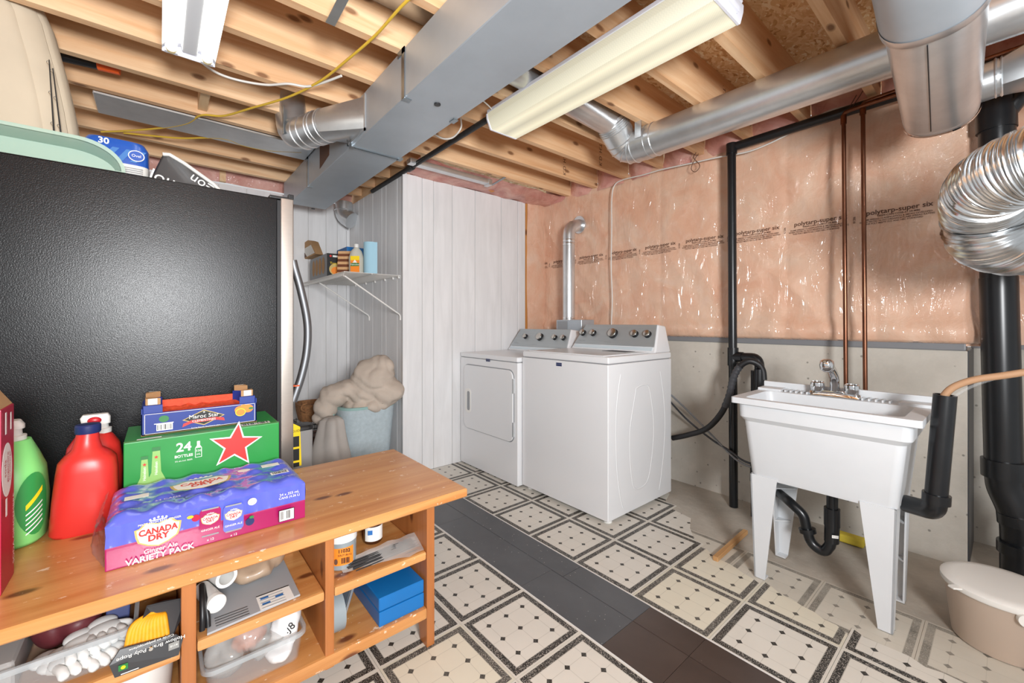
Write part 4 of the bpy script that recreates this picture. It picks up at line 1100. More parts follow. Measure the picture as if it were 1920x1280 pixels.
# yellow energy guide hanging on the front of the door
p0 = onX(549, 797, FX-.03); p1 = onX(563, 800, FX-.03); p2 = onX(562, 873, FX-.03)
eg = MB().hexa([(FX-.03, .484, p2.z), (FX-.032, p1.y+.006, p2.z), (FX-.034, p1.y+.006, p2.z), (FX-.032, .484, p2.z), (FX-.03, .484, p0.z+.01), (FX-.032, p1.y, p1.z), (FX-.034, p1.y, p1.z), (FX-.032, .484, p0.z+.01)]).build('energy_guide', 'print_yellow')
tag(eg, 'yellow printed energy guide tag sticking out from the refrigerator door', 'tag')
d = Dec(eg, (FX-.0295, .484, p0.z), (0, 1, 0), (0, 0, 1)); d.n = Vector((1, 0, 0)); w_ = p1.y-.484
d.text('GUIDE', w_*.55, -.03, .016, 'print_black', .0, sx=.8)
for y, h_ in ((-.105, .05), (-.17, .055), (-.2, .02)): d.rect(w_*.1, y, w_*.75, h_, 'print_black')

# things on top of the fridge
tb = thing('storage_tub', 'pale green translucent plastic tub lying on its side atop the refrigerator', 'tub', (-2.23, -.4, FH))
def yz(x, y0, y1, z0, z1, r): return [(x, a, b) for a, b, _ in rr_ring(y0, y1, z0, z1, 0, r)]
def tubring(x, g, zb=1.702):
    # opening faces the room; rounded shoulder at one end
    y1, z1 = -.098-g, 1.808-g; out = [(x, -.62+g, zb+g*.2), (x, -.62+g, z1)]
    for k in range(11):
        a = PI/2*(1-k/10); out.append((x, y1-.13+.13*math.cos(a), zb+g*.2+(z1-zb-g*.2)*math.sin(a)))
    return out
MB().rings([tubring(-2.178, .014), tubring(-2.245, .03), tubring(-2.248, .03), tubring(-2.182, .011)], (False, False)).build('tub_wall', 'tub_green', tb, smooth=50)
MB().rings([tubring(-2.246, .03), tubring(-2.249, .03)], (True, True)).build('tub_base', 'tub_green', tb)
MB().rings([tubring(-2.186, .012), tubring(-2.186, .0), tubring(-2.174, .0), tubring(-2.174, .012), tubring(-2.186, .012)], (False, False)).build('rim', 'tub_green', tb, smooth=50)
cb = MB(); secs = []
for z, yc, s in ((1.702, -.43, 1), (1.78, -.434, 1), (1.86, -.441, 1), (1.94, -.451, 1), (2.02, -.464, 1), (2.10, -.478, 1), (2.18, -.495, 1), (2.25, -.509, 1), (2.32, -.535, 1), (2.40, -.570, .97), (2.42, -.58, .8)):
    r = []
    for j in range(96):
        a = 2*PI*j/96; k = 1-(.035 if j % 8 == 0 else 0.012*(abs((j % 8)-4)/4)**2)
        ca, sa = math.cos(a), math.sin(a)
        r.append((-2.408+.122*s*k*math.copysign(abs(ca)**.8, ca), yc+.20*s*k*math.copysign(abs(sa)**.8, sa), z))
    secs.append(r)
o = cb.rings(secs).build('ribbed_bundle', 'cream_fabric', None, smooth=30)
tag(o, 'tall cream ribbed fabric bundle standing on the refrigerator behind the green tub', 'bundle')
for k, (pa, pb, lab) in enumerate((((92, 112), (101, 247), 'thin dark fishing rod tip leaning on the cream bundle, with wire guides'), ((99, 128), (114, 250), 'second thin fishing rod leaning on the cream bundle, slanting more'))):
    ro = thing('fishing_rod', lab, 'fishing rod', tuple(onX(pb[0], pb[1], -2.288)))
    a, b = onX(pa[0], pa[1], -2.272), onX(pb[0], pb[1], -2.268); dd = (a-b).normalized()
    b2 = b-dd*((b.z-1.702)/dd.z); MB().tube([b2, a], [.0028, .0016], 8).build('rod', 'iron_black', ro)
    for t in (.12, .55, .97):
        p = b+(a-b)*t; MB().tube(spline([p, p+Vector((-.006, -.005, .006)), p+Vector((-.010, -.008, .0)), p+Vector((0, 0, -.012))], 3), .0009, 6).build('line_guide', 'knob_metal', ro)
tpk = thing('paper_roll_pack', 'blue and white plastic pack of paper rolls on the refrigerator', 'paper pack', (-2.34, -.13, FH))
MB().loft([(-2.338, -.130, 1.701, .07, .085, 4), (-2.338, -.130, 1.71, .079, .097, 5), (-2.338, -.130, 1.762, .08, .099, 5)], 40).build('lower_wrap', 'paper_white', tpk, smooth=40)
MB().loft([(-2.338, -.130, 1.761, .08, .099, 5), (-2.338, -.130, 1.83, .08, .098, 5), (-2.338, -.130, 1.855, .07, .086, 4), (-2.338, -.130, 1.862, .045, .055, 3)], 40).build('upper_wrap', 'paper_blue', tpk, smooth=40)
d = Dec(tpk, (-2.2585, -.130, 1.80), (0, 1, 0), (0, 0, 1)); d.text('30', -.035, .035, .032, 'print_white', bold=.0008)
for i in range(4): d.poly([(-.08+.04*i, -.03), (-.05+.04*i, .018), (-.03+.04*i, .018), (-.06+.04*i, -.03)], 'print_blue')
d.disc(.06, -.002, .025, .022, 'print_white'); d.disc(.06, -.002, .022, .019, 'paper_blue'); d.text('Ovel', .06, -.002, .015, 'print_white')
for i in range(5): d.rect(-.0, -.055-.008*i, .08, .003, 'print_grey')
bg = thing('pillow_bag', 'black and white printed plastic bag leaning on top of the refrigerator', 'bag', (-2.3, .1, FH))
pp = [onX(a, b, -2.27) for a, b in ((276, 352), (284, 330), (305, 289), (318, 290), (345, 306), (400, 345), (413, 358))]
pp = [Vector((-2.27, p.y, max(p.z, 1.702))) for p in pp]+[Vector((-2.27, pp[-1].y, 1.702)), Vector((-2.27, pp[0].y, 1.702))]
MB().prism(pp, (-.07, 0, 0)).build('bag_body', 'bag_black', bg, .010, 3, 50)
ed = [Vector((-2.269, p.y, p.z)) for p in pp[2:7]]
MB().tube(ed, .008, 8).build('white_edge', 'paper_white', bg, smooth=50)
d = Dec(bg, (-2.27, 0, 1.70), (0, 1, 0), (0, 0, 1)); q = lambda a, b: (onX(a, b, -2.27).y, onX(a, b, -2.27).z-1.70)
x, y = q(305, 338); d.text('lou', x, max(y, .03), .068, 'print_white', -.28)
x, y = q(380, 342); d.text('uo=', x-.0, max(y, .025), .056, 'print_white', -.52)

# ------------------------------------------------------------------ wire shelf in the alcove
SHZ = 1.482; SX_0, SX_1, SY_0 = -4.0, -2.925, .967
sh = thing('wire_shelf', 'white coated wire shelf braced to the alcove wall', 'shelf', (-3.4, 1.37, 1.3))
rods = MB()
k = 0; x = SX_0
while x < SX_1+.001:
    rods.tube([(x, YR-.002, SHZ), (x, SY_0, SHZ), (x, SY_0-.004, SHZ-.032)], .0018, 6); x += .0254
rods.build('wire_rods', 'white_wire', sh)['kind'] = 'stuff'
for y, z in ((SY_0, SHZ-.003), (SY_0-.004, SHZ-.032), (1.16, SHZ-.004), (YR-.006, SHZ-.004)):
    MB().tube([(SX_0, y, z), (SX_1, y, z)], .0032, 8).build('rail', 'white_wire', sh)
for xb_ in (SX_1-.005, onY(693, 590, YR).x):
    b = MB(); b.tube([(xb_, SY_0+.002, SHZ-.03), (xb_, YR-.012, 1.195), (xb_, YR-.004, 1.18), (xb_, YR-.004, 1.15)], .006, 8); b.build('brace', 'white_wire', sh, smooth=50)
for x in (-3.85, -3.6, -3.4, -3.2, -3.05, -2.95): MB().box(x-.008, x+.008, YR-.014, YR-.001, SHZ-.02, SHZ+.006).build('wall_clip', 'white_wire', sh, .002, 1)
o = MB().box(-2.97-.0, -2.93, YR-.05, YR-.004, 1.36, 1.42)
o = MB().box(onY(643, 545, YR-.02).x-.05, onY(643, 545, YR-.02).x+.06, YR-.04, YR-.002, onY(643, 552, YR).z, SHZ-.005).build('wall_block', 'stud_wood'); tag(o, 'small wood block on the wall under the wire shelf corner', 'wood block')
z = SHZ+.003
rl = thing('paper_towel_roll', 'upright light blue paper roll at the end of the wire shelf', 'paper roll', (-2.985, 1.17, z))
MB().ring((-2.985, 1.17, z), (-2.985, 1.17, z+.225), .046, .02, 28).build('roll', 'roll_blue', rl, smooth=40)
MB().prism([(-2.985+.046, 1.165, z), (-2.985+.046, 1.172, z), (-2.93, 1.20, z), (-2.932, 1.20, z)], (0, 0, .224)).build('loose_sheet', 'roll_blue', rl)
sb = thing('dish_soap_bottle', 'clear dish soap bottle with orange label and white cap on the wire shelf', 'bottle', (-3.04, 1.09, z))
MB().loft([(-3.04, 1.09, z, .035, .045, 2.6), (-3.04, 1.09, z+.01, .038, .05, 2.6), (-3.04, 1.09, z+.11, .038, .052, 2.6), (-3.04, 1.09, z+.16, .03, .038, 2.4), (-3.04, 1.09, z+.185, .016, .018, 2), (-3.04, 1.09, z+.19, .014, .014, 2)], 32).build('bottle_body', 'soap_clear', sb, smooth=60)
MB().lathe([(.0165, .188), (.0165, .21), (.014, .213)], (-3.04, 1.09, z), 20).build('cap', 'white_plastic', sb, smooth=40)
ang = Vector((.765, -.644, 0)); rt = Vector((.644, .765, 0))
d = Dec(sb, Vector((-3.04, 1.09, z+.06))+ang*.05+rt*.008, rt, (0, 0, 1))
d.rect(-.032, -.055, .064, .11, 'print_orange', 'label'); d.rect(-.032, .03, .064, .03, 'print_yellow', 'label'); d.rect(-.03, -.012, .06, .022, 'print_green', 'label'); d.text('Palmolive', 0, -.001, .016, 'print_white'); d.poly([(-.016, .012), (.016, .012), (0, .034)], 'print_white', 'label')
cbd = thing('cutting_board', 'striped light and dark wooden cutting board standing on the wire shelf', 'cutting board', tuple(Vector((-3.17, 1.06, z))), 0)
c0 = Vector((-3.17, 1.06, z))
for i in range(9):
    zz = z+.02*i; off = Vector((0, .0, 0))+Vector((-.06, .05, 0))*(i/9*.25)
    a = c0-rt*.067+off; b = c0+rt*.067+off; a.z = b.z = zz
    MB().prism([a, b, b-ang*.02, a-ang*.02], (0, 0, .0198)).build('wood_stripe', 'dark_board_wood' if i % 2 == 1 else 'light_board_wood', cbd)
kb = thing('tissue_carton', 'blue and white tissue box behind the cutting board on the wire shelf', 'box', (-3.45, 1.2, z))
MB().box(-3.60, -3.36, 1.13, 1.27, z, z+.165).build('box_lower', 'paper_white', kb, .002)
MB().box(-3.601, -3.359, 1.129, 1.271, z+.165, z+.245).build('box_upper', 'box_blue', kb, .002)
d = Dec(kb, (-3.36, 1.13, z), (0, 1, 0), (0, 0, 1)); d.n = Vector((1, 0, 0)); d.text('K', .03, .14, .05, 'print_green'); d.rect(0, .165, .14, .015, 'label_green')
d = Dec(kb, (-3.60, 1.129, z), (1, 0, 0), (0, 0, 1)); d.text('Kleenex', .15, .13, .045, 'print_green')
ft = thing('pasta_box', 'dark printed pasta carton with a clear grey side on the wire shelf', 'box', (-3.5, 1.06, z))
MB().box(-3.80, -3.34, .975, 1.10, z, z+.175).build('carton', 'print_grey', ft, .002)
MB().box(-3.3405, -3.338, .975, 1.10, z, z+.175).build('front_print', 'print_black', ft)
d = Dec(ft, (-3.338, .975, z), (0, 1, 0), (0, 0, 1)); d.n = Vector((1, 0, 0))
d.disc(.065, .055, .05, .045, 'print_gold'); d.disc(.065, .045, .035, .03, 'print_orange'); d.text('Tomboli', .065, .10, .026, 'print_yellow'); d.disc(.025, .155, .008, .008, 'print_red'); d.rect(.04, .148, .06, .014, 'print_white')
d = Dec(ft, (-3.80, .975, z), (1, 0, 0), (0, 0, 1))
for i in range(4): d.disc(.1+.09*i, .09, .035, .065, 'carton_brown')
pb = thing('snack_pouch', 'brown and white foil pouch tipped on top of the pasta box', 'bag', (-3.72, 1.04, z+.176))
c0 = onY(572, 468, 1.02)
P_ = lambda a, b: onY(a, b, .99)
MB().prism([P_(549, 470), P_(577, 450), P_(583, 452), P_(592, 476), P_(565, 488), P_(556, 482)], (0, .06, 0)).build('pouch', 'carton_brown', pb, .004, 2, 50)
MB().prism([P_(568, 468)+Vector((0, -.002, 0)), P_(583, 459)+Vector((0, -.002, 0)), P_(590, 474)+Vector((0, -.002, 0)), P_(576, 481)+Vector((0, -.002, 0))], (0, .002, 0)).build('label', 'paper_white', pb)
MB().prism([P_(556, 473)+Vector((0, -.002, 0)), P_(567, 466)+Vector((0, -.002, 0)), P_(575, 481)+Vector((0, -.002, 0)), P_(565, 486)+Vector((0, -.002, 0))], (0, .002, 0)).build('label', 'print_brown', pb)

# ------------------------------------------------------------------ hamper corner
hc = Vector((-3.06, 1.14, 0))
hm = thing('laundry_hamper', 'light blue fabric laundry hamper with teal trim and side handle', 'hamper', tuple(hc))
MB().loft([(hc.x, hc.y, 0, .15, .15, 3.5), (hc.x, hc.y, .02, .16, .16, 3.5), (hc.x, hc.y, .3, .185, .18, 3.5), (hc.x, hc.y, .535, .205, .2, 3.5)], 48).build('fabric_body', 'hamper_blue', hm, smooth=50)
mb = MB(); mb.loft([(hc.x, hc.y, .532, .207, .202, 3.5), (hc.x, hc.y, .55, .207, .202, 3.5), (hc.x, hc.y, .55, .195, .19, 3.5), (hc.x, hc.y, .532, .195, .19, 3.5)], 48, 0, (False, False)); mb.build('rim_trim', 'hamper_trim', hm, smooth=40)
P_ = lambda a, b, dd=2.88: onD(a, b, dd)
hnd = [P_(630, 757), P_(625, 775), P_(622, 797), P_(628, 803), P_(637, 795), P_(641, 775), P_(643, 764)]
mb = MB(); sp2 = spline(hnd, 6)
for a, b in zip(sp2[:-1], sp2[1:]):
    w = Vector((.765, -.644, 0))*.012; mb.hexa([a-w, b-w, b+w, a+w, a-w+Vector((0, 0, .002)), b-w+Vector((0, 0, .002)), b+w+Vector((0, 0, .002)), a+w+Vector((0, 0, .002))])
MB().tube(sp2, .011, 8).build('handle', 'hamper_trim', hm, smooth=60)
D = lambda a, b, dd: tuple(onD(a, b, dd))
o = voxel_blob('blanket', [(D(700, 710, 3.05), (.15, .15, .13)), (D(725, 735, 3.05), (.12, .12, .09)), (D(680, 735, 3.03), (.14, .13, .09)), (D(715, 690, 3.06), (.09, .09, .09)), (D(690, 690, 3.06), (.09, .08, .06)),
    (D(652, 730, 2.98), (.10, .10, .06)), (D(625, 742, 2.92), (.09, .09, .07)), (D(610, 765, 2.88), (.07, .07, .08)), (D(603, 783, 2.88), (.05, .05, .04)), (D(690, 757, 3.05), (.17, .17, .05))], .014, 'blanket', None, .010, 5.5, 4, 4, .004, 22, None, .016, (1.0, .5, .9))
tag(o, 'rumpled taupe fleece blanket heaped over the laundry hamper', 'blanket')
fb = onD(617, 860, 2.72); secs = []
for z_, r0, dx in ((.003, .165, 0), (.03, .17, 0), (.12, .15, .0), (.28, .115, .005), (.42, .085, .01), (.50, .07, .015), (.52, .04, .015)):
    secs.append([(fb.x+dx+(r0*1.0+.018*math.sin(5*a+z_*6)*min(1, r0/.12))*math.cos(a), fb.y+dx+(r0*.95+.018*math.sin(5*a+z_*6+1)*min(1, r0/.12))*math.sin(a), z_) for a in [2*PI*k/60 for k in range(60)]])
o = MB().rings(secs).build('cloth_bag', 'cloth_grey', None, smooth=60)
tag(o, 'slumped pale grey cloth bag on the floor in front of the hamper', 'bag')
wk = thing('wicker_basket', 'small brown wicker basket stacked on the black wire crate', 'basket', tuple(onD(588, 770, 3.15)))
wc = onD(585, 768, 3.25); 
MB().loft([(wc.x, wc.y, wc.z-.07, .11, .09, 3), (wc.x, wc.y, wc.z, .125, .105, 3), (wc.x, wc.y, wc.z+.06, .13, .11, 3), (wc.x, wc.y, wc.z+.06, .115, .095, 3), (wc.x, wc.y, wc.z-.06, .1, .08, 3)], 36).build('basket_body', 'wicker', wk, smooth=40)
MB().tube(spline([onD(573, 772, 3.1), onD(566, 768, 3.08), onD(567, 760, 3.08), onD(575, 756, 3.1)], 6), .009, 8).build('handle', 'wicker', wk, smooth=50)
cr = thing('wire_crate', 'black wire crate holding papers behind the grey bin', 'crate', (wc.x, wc.y, 0))
cz = wc.z-.075; fx0, fx1, fy0, fy1 = wc.x-.13, wc.x+.13, wc.y-.11, wc.y+.11
mb = MB()
for i in range(12):
    zz = .02+(cz-.03)*i/11
    for a, b in (((fx0, fy0), (fx1, fy0)), ((fx1, fy0), (fx1, fy1)), ((fx0, fy1), (fx1, fy1)), ((fx0, fy0), (fx0, fy1))): mb.tube([(*a, zz), (*b, zz)], .0022, 6)
for i in range(9):
    t = i/8
    for p in ((fx0+(fx1-fx0)*t, fy0), (fx1, fy0+(fy1-fy0)*t), (fx0, fy0+(fy1-fy0)*t), (fx0+(fx1-fx0)*t, fy1)): mb.tube([(*p, .0), (*p, cz)], .0022, 6)
mb.build('wire_mesh', 'iron_black', cr)
MB().box(fx0+.02, fx1-.02, fy0+.02, fy1-.02, .01, cz*.7).build('contents', 'dark_board_wood', cr)
bn = thing('step_bin', 'grey plastic waste bin with a black lid next to the refrigerator door', 'bin', (-2.75, .72, 0))
c0 = onD(561, 797, 2.42); ztop = c0.z
MB().loft([(c0.x, c0.y, 0, .045, .055, 5), (c0.x, c0.y, .02, .05, .06, 5), (c0.x, c0.y, ztop-.02, .055, .065, 5)], 36).build('bin_body', 'grey_plastic', bn, smooth=40)
MB().loft([(c0.x, c0.y, ztop-.022, .058, .068, 5), (c0.x, c0.y, ztop-.005, .058, .068, 5), (c0.x, c0.y, ztop+.005, .05, .06, 4)], 36).build('bin_lid', 'black_plastic', bn, smooth=40)

# ------------------------------------------------------------------ pine bench with cubbies
BX0, BX1, BZ = -1.925, -1.288, .52
bn_ = thing('storage_bench', 'long worn pine storage bench with open cubbies in front of the refrigerator', 'bench', (-1.6, .1, 0))
MB().box(BX0, BX1, -.80, .872, BZ-.032, BZ).build('bench_top', 'pine_bench', bn_, .011, 3, 40)
fX, bX = -1.305, -1.90
def side(y0, y1, nm):
    pts = [(fX, 0), (fX-.05, 0), (fX-.055, .03), (fX-.075, .075), (fX-.12, .10), (bX+.12, .10), (bX+.075, .075), (bX+.055, .03), (bX+.05, 0), (bX, 0), (bX, BZ-.033), (fX, BZ-.033)]
    return MB().prism([(x, y0, z) for x, z in pts], (0, y1-y0, 0)).build(nm, 'pine_bench_z', bn_, .003, 2)
side(.712, .742, 'end_panel'); side(-.70, -.67, 'end_panel')
for a, b in ((.041, .071), (.376, .402)):
    MB().box(bX, fX, a, b, .10, BZ-.033).build('divider', 'pine_bench_z', bn_, .004, 2)
for a, b in ((.403, .711), (.072, .375), (-.669, .040)):
    MB().box(bX, fX-.002, a, b, .306, .334).build('shelf', 'pine_bench', bn_, .008, 2)
MB().box(bX+.002, fX+.004, -.669, .711, .104, .142).build('bottom_shelf', 'pine_bench', bn_, .009, 2)
MB().box(bX-.006, bX-.002, -.69, .73, .10, BZ-.033).build('back_panel', 'dark_board_wood', bn_)

# --- on the bench top
T0 = BZ+.0005
def qx(X, Y0, Z0): return lambda a, b: (onX(a, b, X).y-Y0, onX(a, b, X).z-Z0)
rb = thing('soda_carton', 'tall crimson drink carton standing at the end of the bench', 'carton', (-1.5, -.41, T0))
MB().box(-1.56, -1.45, -.56, -.27, T0, .935).build('carton_body', 'carton_red', rb, .003)
MB().hexa([(-1.56, -.45, .935), (-1.45, -.45, .935), (-1.45, -.272, .935), (-1.56, -.272, .935), (-1.54, -.43, .96), (-1.47, -.43, .96), (-1.47, -.30, .965), (-1.545, -.29, .972)]).build('open_flap', 'carton_brown', rb, .002)
d = Dec(rb, (-1.45, -.27, T0), (-1, 0, 0), (0, 0, 1)); d.n = Vector((0, 1, 0))
d.disc(.045, .27, .042, .062, 'print_white', 'emblem'); d.text('soda', .03, .275, .022, 'carton_red', PI/2); d.text('gingembre', .048, .275, .017, 'carton_red', PI/2); d.text('canneberge', .062, .275, .015, 'carton_red', PI/2)
d.rect(.02, .355, .01, .05, 'print_white'); d.rect(.06, .36, .008, .04, 'print_white'); d.text('SODA GINGEMBRE', .085, .12, .02, 'print_white', PI/2); d.rect(.015, .17, .012, .04, 'print_white')
gj = thing('green_detergent_jug', 'big light green detergent jug with a white tap and dark green label', 'jug', (-1.79, -.325, T0))
gc = (-1.79, -.332)
MB().loft([(*gc, T0, .07, .075, 3), (*gc, T0+.012, .08, .085, 3), (*gc, T0+.12, .08, .088, 3), (*gc, T0+.2, .074, .082, 3), (gc[0], gc[1]+.006, T0+.245, .055, .062, 2.6), (gc[0], gc[1]+.012, T0+.275, .042, .045, 2.2), (gc[0], gc[1]+.012, T0+.283, .04, .042, 2.2)], 44).build('jug_body', 'jug_green', gj, smooth=60)
tc_ = (gc[0], gc[1]+.012)
MB().lathe([(.034, .283), (.034, .295), (.026, .297), (.025, .313), (.022, .315)], (*tc_, T0), 26).build('cap_collar', 'white_plastic', gj, smooth=40)
MB().loft([(tc_[0], tc_[1], T0+.314, .02, .03, 3), (tc_[0], tc_[1], T0+.325, .022, .03, 3), (tc_[0], tc_[1], T0+.338, .02, .022, 3)], 24).build('tap', 'white_plastic', gj, smooth=40)
MB().ball((tc_[0]+.02, tc_[1]-.002, T0+.325), (.008, .014, .011)).build('tap_button', 'cap_red', gj, smooth=60)
nl = Vector((.80, .60, 0)).normalized(); tl = Vector((-nl.y, nl.x, 0))
# curved label wrapped on the jug side
mb = MB(); L0 = Vector((gc[0], gc[1], T0+.135)); 
def jug_pt(a, z):
    p = 3; ca, sa = math.cos(a), math.sin(a)
    return Vector((gc[0]+.0815*math.copysign(abs(ca)**(2/p), ca), gc[1]+.0895*math.copysign(abs(sa)**(2/p), sa), z))
def lab(a0, a1, z0, z1, mat, nm='label', inset=0):
    m_ = MB(); m_.grid(lambda u, v: jug_pt(a0+(a1-a0)*u, 0)*1.0+Vector((0, 0, z0+(z1-z0)*v)), 12, 2); return m_.build(nm, mat, gj, smooth=60)
m_ = MB(); n_ = 24; ce = jug_pt(.95, T0+.11)
def labdisc(a_c, z_c, ra, rz, mat, k):
    m_ = MB(); pts = [jug_pt(a_c+ra*math.cos(2*PI*i/28), z_c+rz*math.sin(2*PI*i/28)) for i in range(28)]; c_ = jug_pt(a_c, z_c)
    rings_ = [[c_+(p-c_)*t for p in pts] for t in (.02, .25, .5, .75, 1)]
    # push every ring back onto the jug surface
    out = []
    for t in (.02, .25, .5, .75, 1): out.append([jug_pt(a_c+ra*t*math.cos(2*PI*i/28), z_c+rz*t*math.sin(2*PI*i/28))+nl*k for i in range(28)])
    m_.rings(out, (True, False)); return m_.build('label', mat, gj, smooth=60)
labdisc(.78, T0+.115, .52, .085, 'label_green', .0006)
def labstripe(z, s, h, mat):
    m_ = MB(); m_.grid(lambda u, v: jug_pt(.50+.56*u, z+s*u+h*v)+nl*.0014, 10, 1); return m_.build('label_stripe', mat, gj)
labstripe(T0+.10, .045, .014, 'print_yellow')
for i in range(5): labstripe(T0+.085-.013*i, .03, .004, 'print_white')
rj = thing('red_detergent_jug', 'red detergent jug with a navy screw cap on the bench', 'jug', (-1.755, -.165, T0))
rc = (-1.765, -.168)
MB().loft([(*rc, T0, .05, .066, 3.2), (*rc, T0+.01, .055, .073, 3.2), (rc[0], rc[1]+.003, T0+.1, .055, .070, 3.2), (rc[0], rc[1]+.006, T0+.175, .054, .066, 3), (rc[0], rc[1]+.006, T0+.205, .052, .062, 2.8), (rc[0], rc[1]+.006, T0+.222, .044, .050, 2.5), (rc[0], rc[1]+.004, T0+.238, .033, .033, 2.1), (rc[0], rc[1]+.004, T0+.262, .027, .027, 2), (rc[0], rc[1]+.006, T0+.287, .024, .024, 2)], 44).build('jug_body', 'jug_red', rj, smooth=60)
MB().lathe([(.027, .283), (.0285, .287), (.0285, .305), (.026, .309), (.02, .310)], (rc[0], rc[1]+.006, T0), 28).build('cap', 'cap_navy', rj, smooth=30)
0 and MB().tube(fillet([(rc[0]+.012, rc[1]+.03, T0+.268), (rc[0]+.03, rc[1]+.058, T0+.21), (rc[0]+.04, rc[1]+.062, T0+.15)], .03, 6), [.012]*1+[.017]*8+[.012]*1, 14).build('grip_ridge', 'jug_red', rj, smooth=60)
rk = thing('red_tap_jug', 'second red jug with a white push tap behind the capped jug', 'jug', (-1.93, -.165, T0))
kc = (-1.935, -.163)
MB().loft([(*kc, T0, .05, .06, 3), (*kc, T0+.01, .06, .068, 3), (*kc, T0+.15, .06, .07, 3), (*kc, T0+.21, .05, .062, 2.6), (*kc, T0+.24, .038, .045, 2.3), (*kc, T0+.25, .034, .036, 2)], 40).build('jug_body', 'jug_red', rk, smooth=60)
MB().lathe([(.03, .248), (.03, .262), (.023, .264), (.022, .278)], (kc[0], kc[1]+.012, T0), 26).build('cap_collar', 'white_plastic', rk, smooth=40)
MB().loft([(kc[0], kc[1]+.005, T0+.278, .016, .034, 4), (kc[0], kc[1]+.003, T0+.30, .018, .036, 4), (kc[0], kc[1]+.003, T0+.31, .014, .03, 4)], 24).build('tap', 'white_plastic', rk, smooth=40)
MB().ball((kc[0]+.02, kc[1]+.002, T0+.292), (.008, .017, .012)).build('tap_button', 'cap_red', rk, smooth=60)

# beer carton
CX, CXb, CY0, CY1, CZ1 = -1.75, -2.02, -.084, .341, .760
bc = thing('beer_carton', 'green beer carton with a red star leaning beside the refrigerator', 'carton', ((CX+CXb)/2, .13, T0))
MB().box(CXb, CX, CY0, CY1, T0, CZ1).build('carton_body', 'carton_green', bc, .003)
d = Dec(bc, (CX, CY0, T0), (0, 1, 0), (0, 0, 1)); d.n = Vector((1, 0, 0)); q = qx(CX, CY0, T0)
def star(c, R, r, rot=0): return [(c[0]+(R if i % 2 == 0 else r)*math.sin(PI*i/5+rot), c[1]+(R if i % 2 == 0 else r)*math.cos(PI*i/5+rot)) for i in range(10)]
c_ = q(442, 836); c_ = (c_[0], c_[1]+.004)
d.poly(star(c_, .083, .036, .12), 'print_white', 'star_outline'); d.poly(star(c_, .072, .030, .12), 'print_red', 'star_emblem')
x, y = q(346, 838); d.text('24', x-.002, y, .040, 'print_white', bold=.0009); x, y = q(346, 854); d.text('BOTTLES', x-.002, y, .0118, 'print_white', bold=.0003); x, y = q(346, 862); d.text('5% alc./vol. BEER', x-.002, y-.001, .0066, 'print_white')
x, y = q(372, 845); d.poly([(x-.009, y-.02), (x+.009, y-.02), (x+.009, y+.012), (x+.004, y+.02), (x+.004, y+.034), (x-.004, y+.034), (x-.004, y+.02), (x-.009, y+.012)], 'print_white'); d.rect(x-.0075, y-.0185, .015, .03, 'carton_green'); d.text('330', x, y+.002, .010, 'print_white'); d.text('mL', x, y-.009, .009, 'print_white')
def bot(cx_, y0, w, h):
    d.poly([(cx_-w, y0), (cx_+w, y0), (cx_+w, y0+h*.38), (cx_+w*.5, y0+h*.55), (cx_+w*.36, y0+h), (cx_-w*.36, y0+h), (cx_-w*.5, y0+h*.55), (cx_-w, y0+h*.38)], 'bottle_green', 'bottle_picture')
    d.rect(cx_-w*.42, y0+h*.93, w*.84, h*.07, 'print_green', 'bottle_picture'); d.poly(star((cx_, y0+h*.82), .006, .0026), 'print_red', 'bottle_picture'); d.text('Heineken', cx_, y0+h*.62, .011, 'print_white', PI/2)
    d.rect(cx_-w*.9, y0+h*.18, w*1.8, h*.16, 'print_black', 'bottle_picture')
x, y = q(293, 905); bot(x, y-.06, .024, .175); x, y = q(271, 905); bot(x, y-.06, .020, .145)
d2 = Dec(bc, (CX, CY0, CZ1), (0, 1, 0), (-1, 0, 0)); d2.n = Vector((0, 0, 1))
d2.rect(.31, .02, .09, .03, 'print_white', 'barcode_label'); d2.bars(.315, .023, .08, .024); d2.rect(.03, .015, .06, .012, 'print_white')
d2.rect(0, .0, CY1-CY0, .003, 'bottle_green')

# clementine crate
KX, KXb, KY0, KY1, KZ = -1.815, -2.015, -.045, .279, CZ1+.001
kc_ = thing('fruit_crate', 'blue cardboard clementine crate with red netting on the green carton', 'crate', ((KX+KXb)/2, .117, KZ))
MB().box(KXb, KX, KY0, KY1, KZ, KZ+.004).build('crate_floor', 'carton_brown', kc_)
MB().box(KX-.004, KX, KY0, KY1, KZ, KZ+.072).build('front_panel', 'carton_blue', kc_, .001, 1)
MB().box(KXb, KXb+.004, KY0, KY1, KZ, KZ+.085).build('back_panel', 'net_red', kc_, .001, 1)
for y0, y1 in ((KY0, KY0+.004), (KY1-.004, KY1)): MB().box(KXb, KX, y0, y1, KZ, KZ+.088).build('side_panel', 'carton_blue', kc_, .001, 1)
for y0, s in ((KY0+.0045, 1), (KY1-.0045, -1)):
    for x0, s2 in ((KX-.0045, -1), (KXb+.0045, 1)):
        MB().prism([(x0, y0, KZ), (x0+s2*.05, y0, KZ), (x0, y0+s*.05, KZ)], (0, 0, .097)).build('corner_post', 'carton_blue', kc_, .001, 1)
        MB().prism([(x0+s2*.006, y0+s*.006, KZ+.097), (x0+s2*.045, y0+s*.004, KZ+.097), (x0+s2*.004, y0+s*.045, KZ+.097)], (0, 0, .022)).build('corner_tab', 'carton_brown', kc_, .001, 1)
        MB().prism([(x0+s2*.0, y0+s*.012, KZ+.099), (x0+s2*.0, y0+s*.036, KZ+.099), (x0+s2*.003, y0+s*.036, KZ+.099), (x0+s2*.003, y0+s*.012, KZ+.099)], (0, 0, .02)).build('corner_tab', 'carton_inner', kc_)
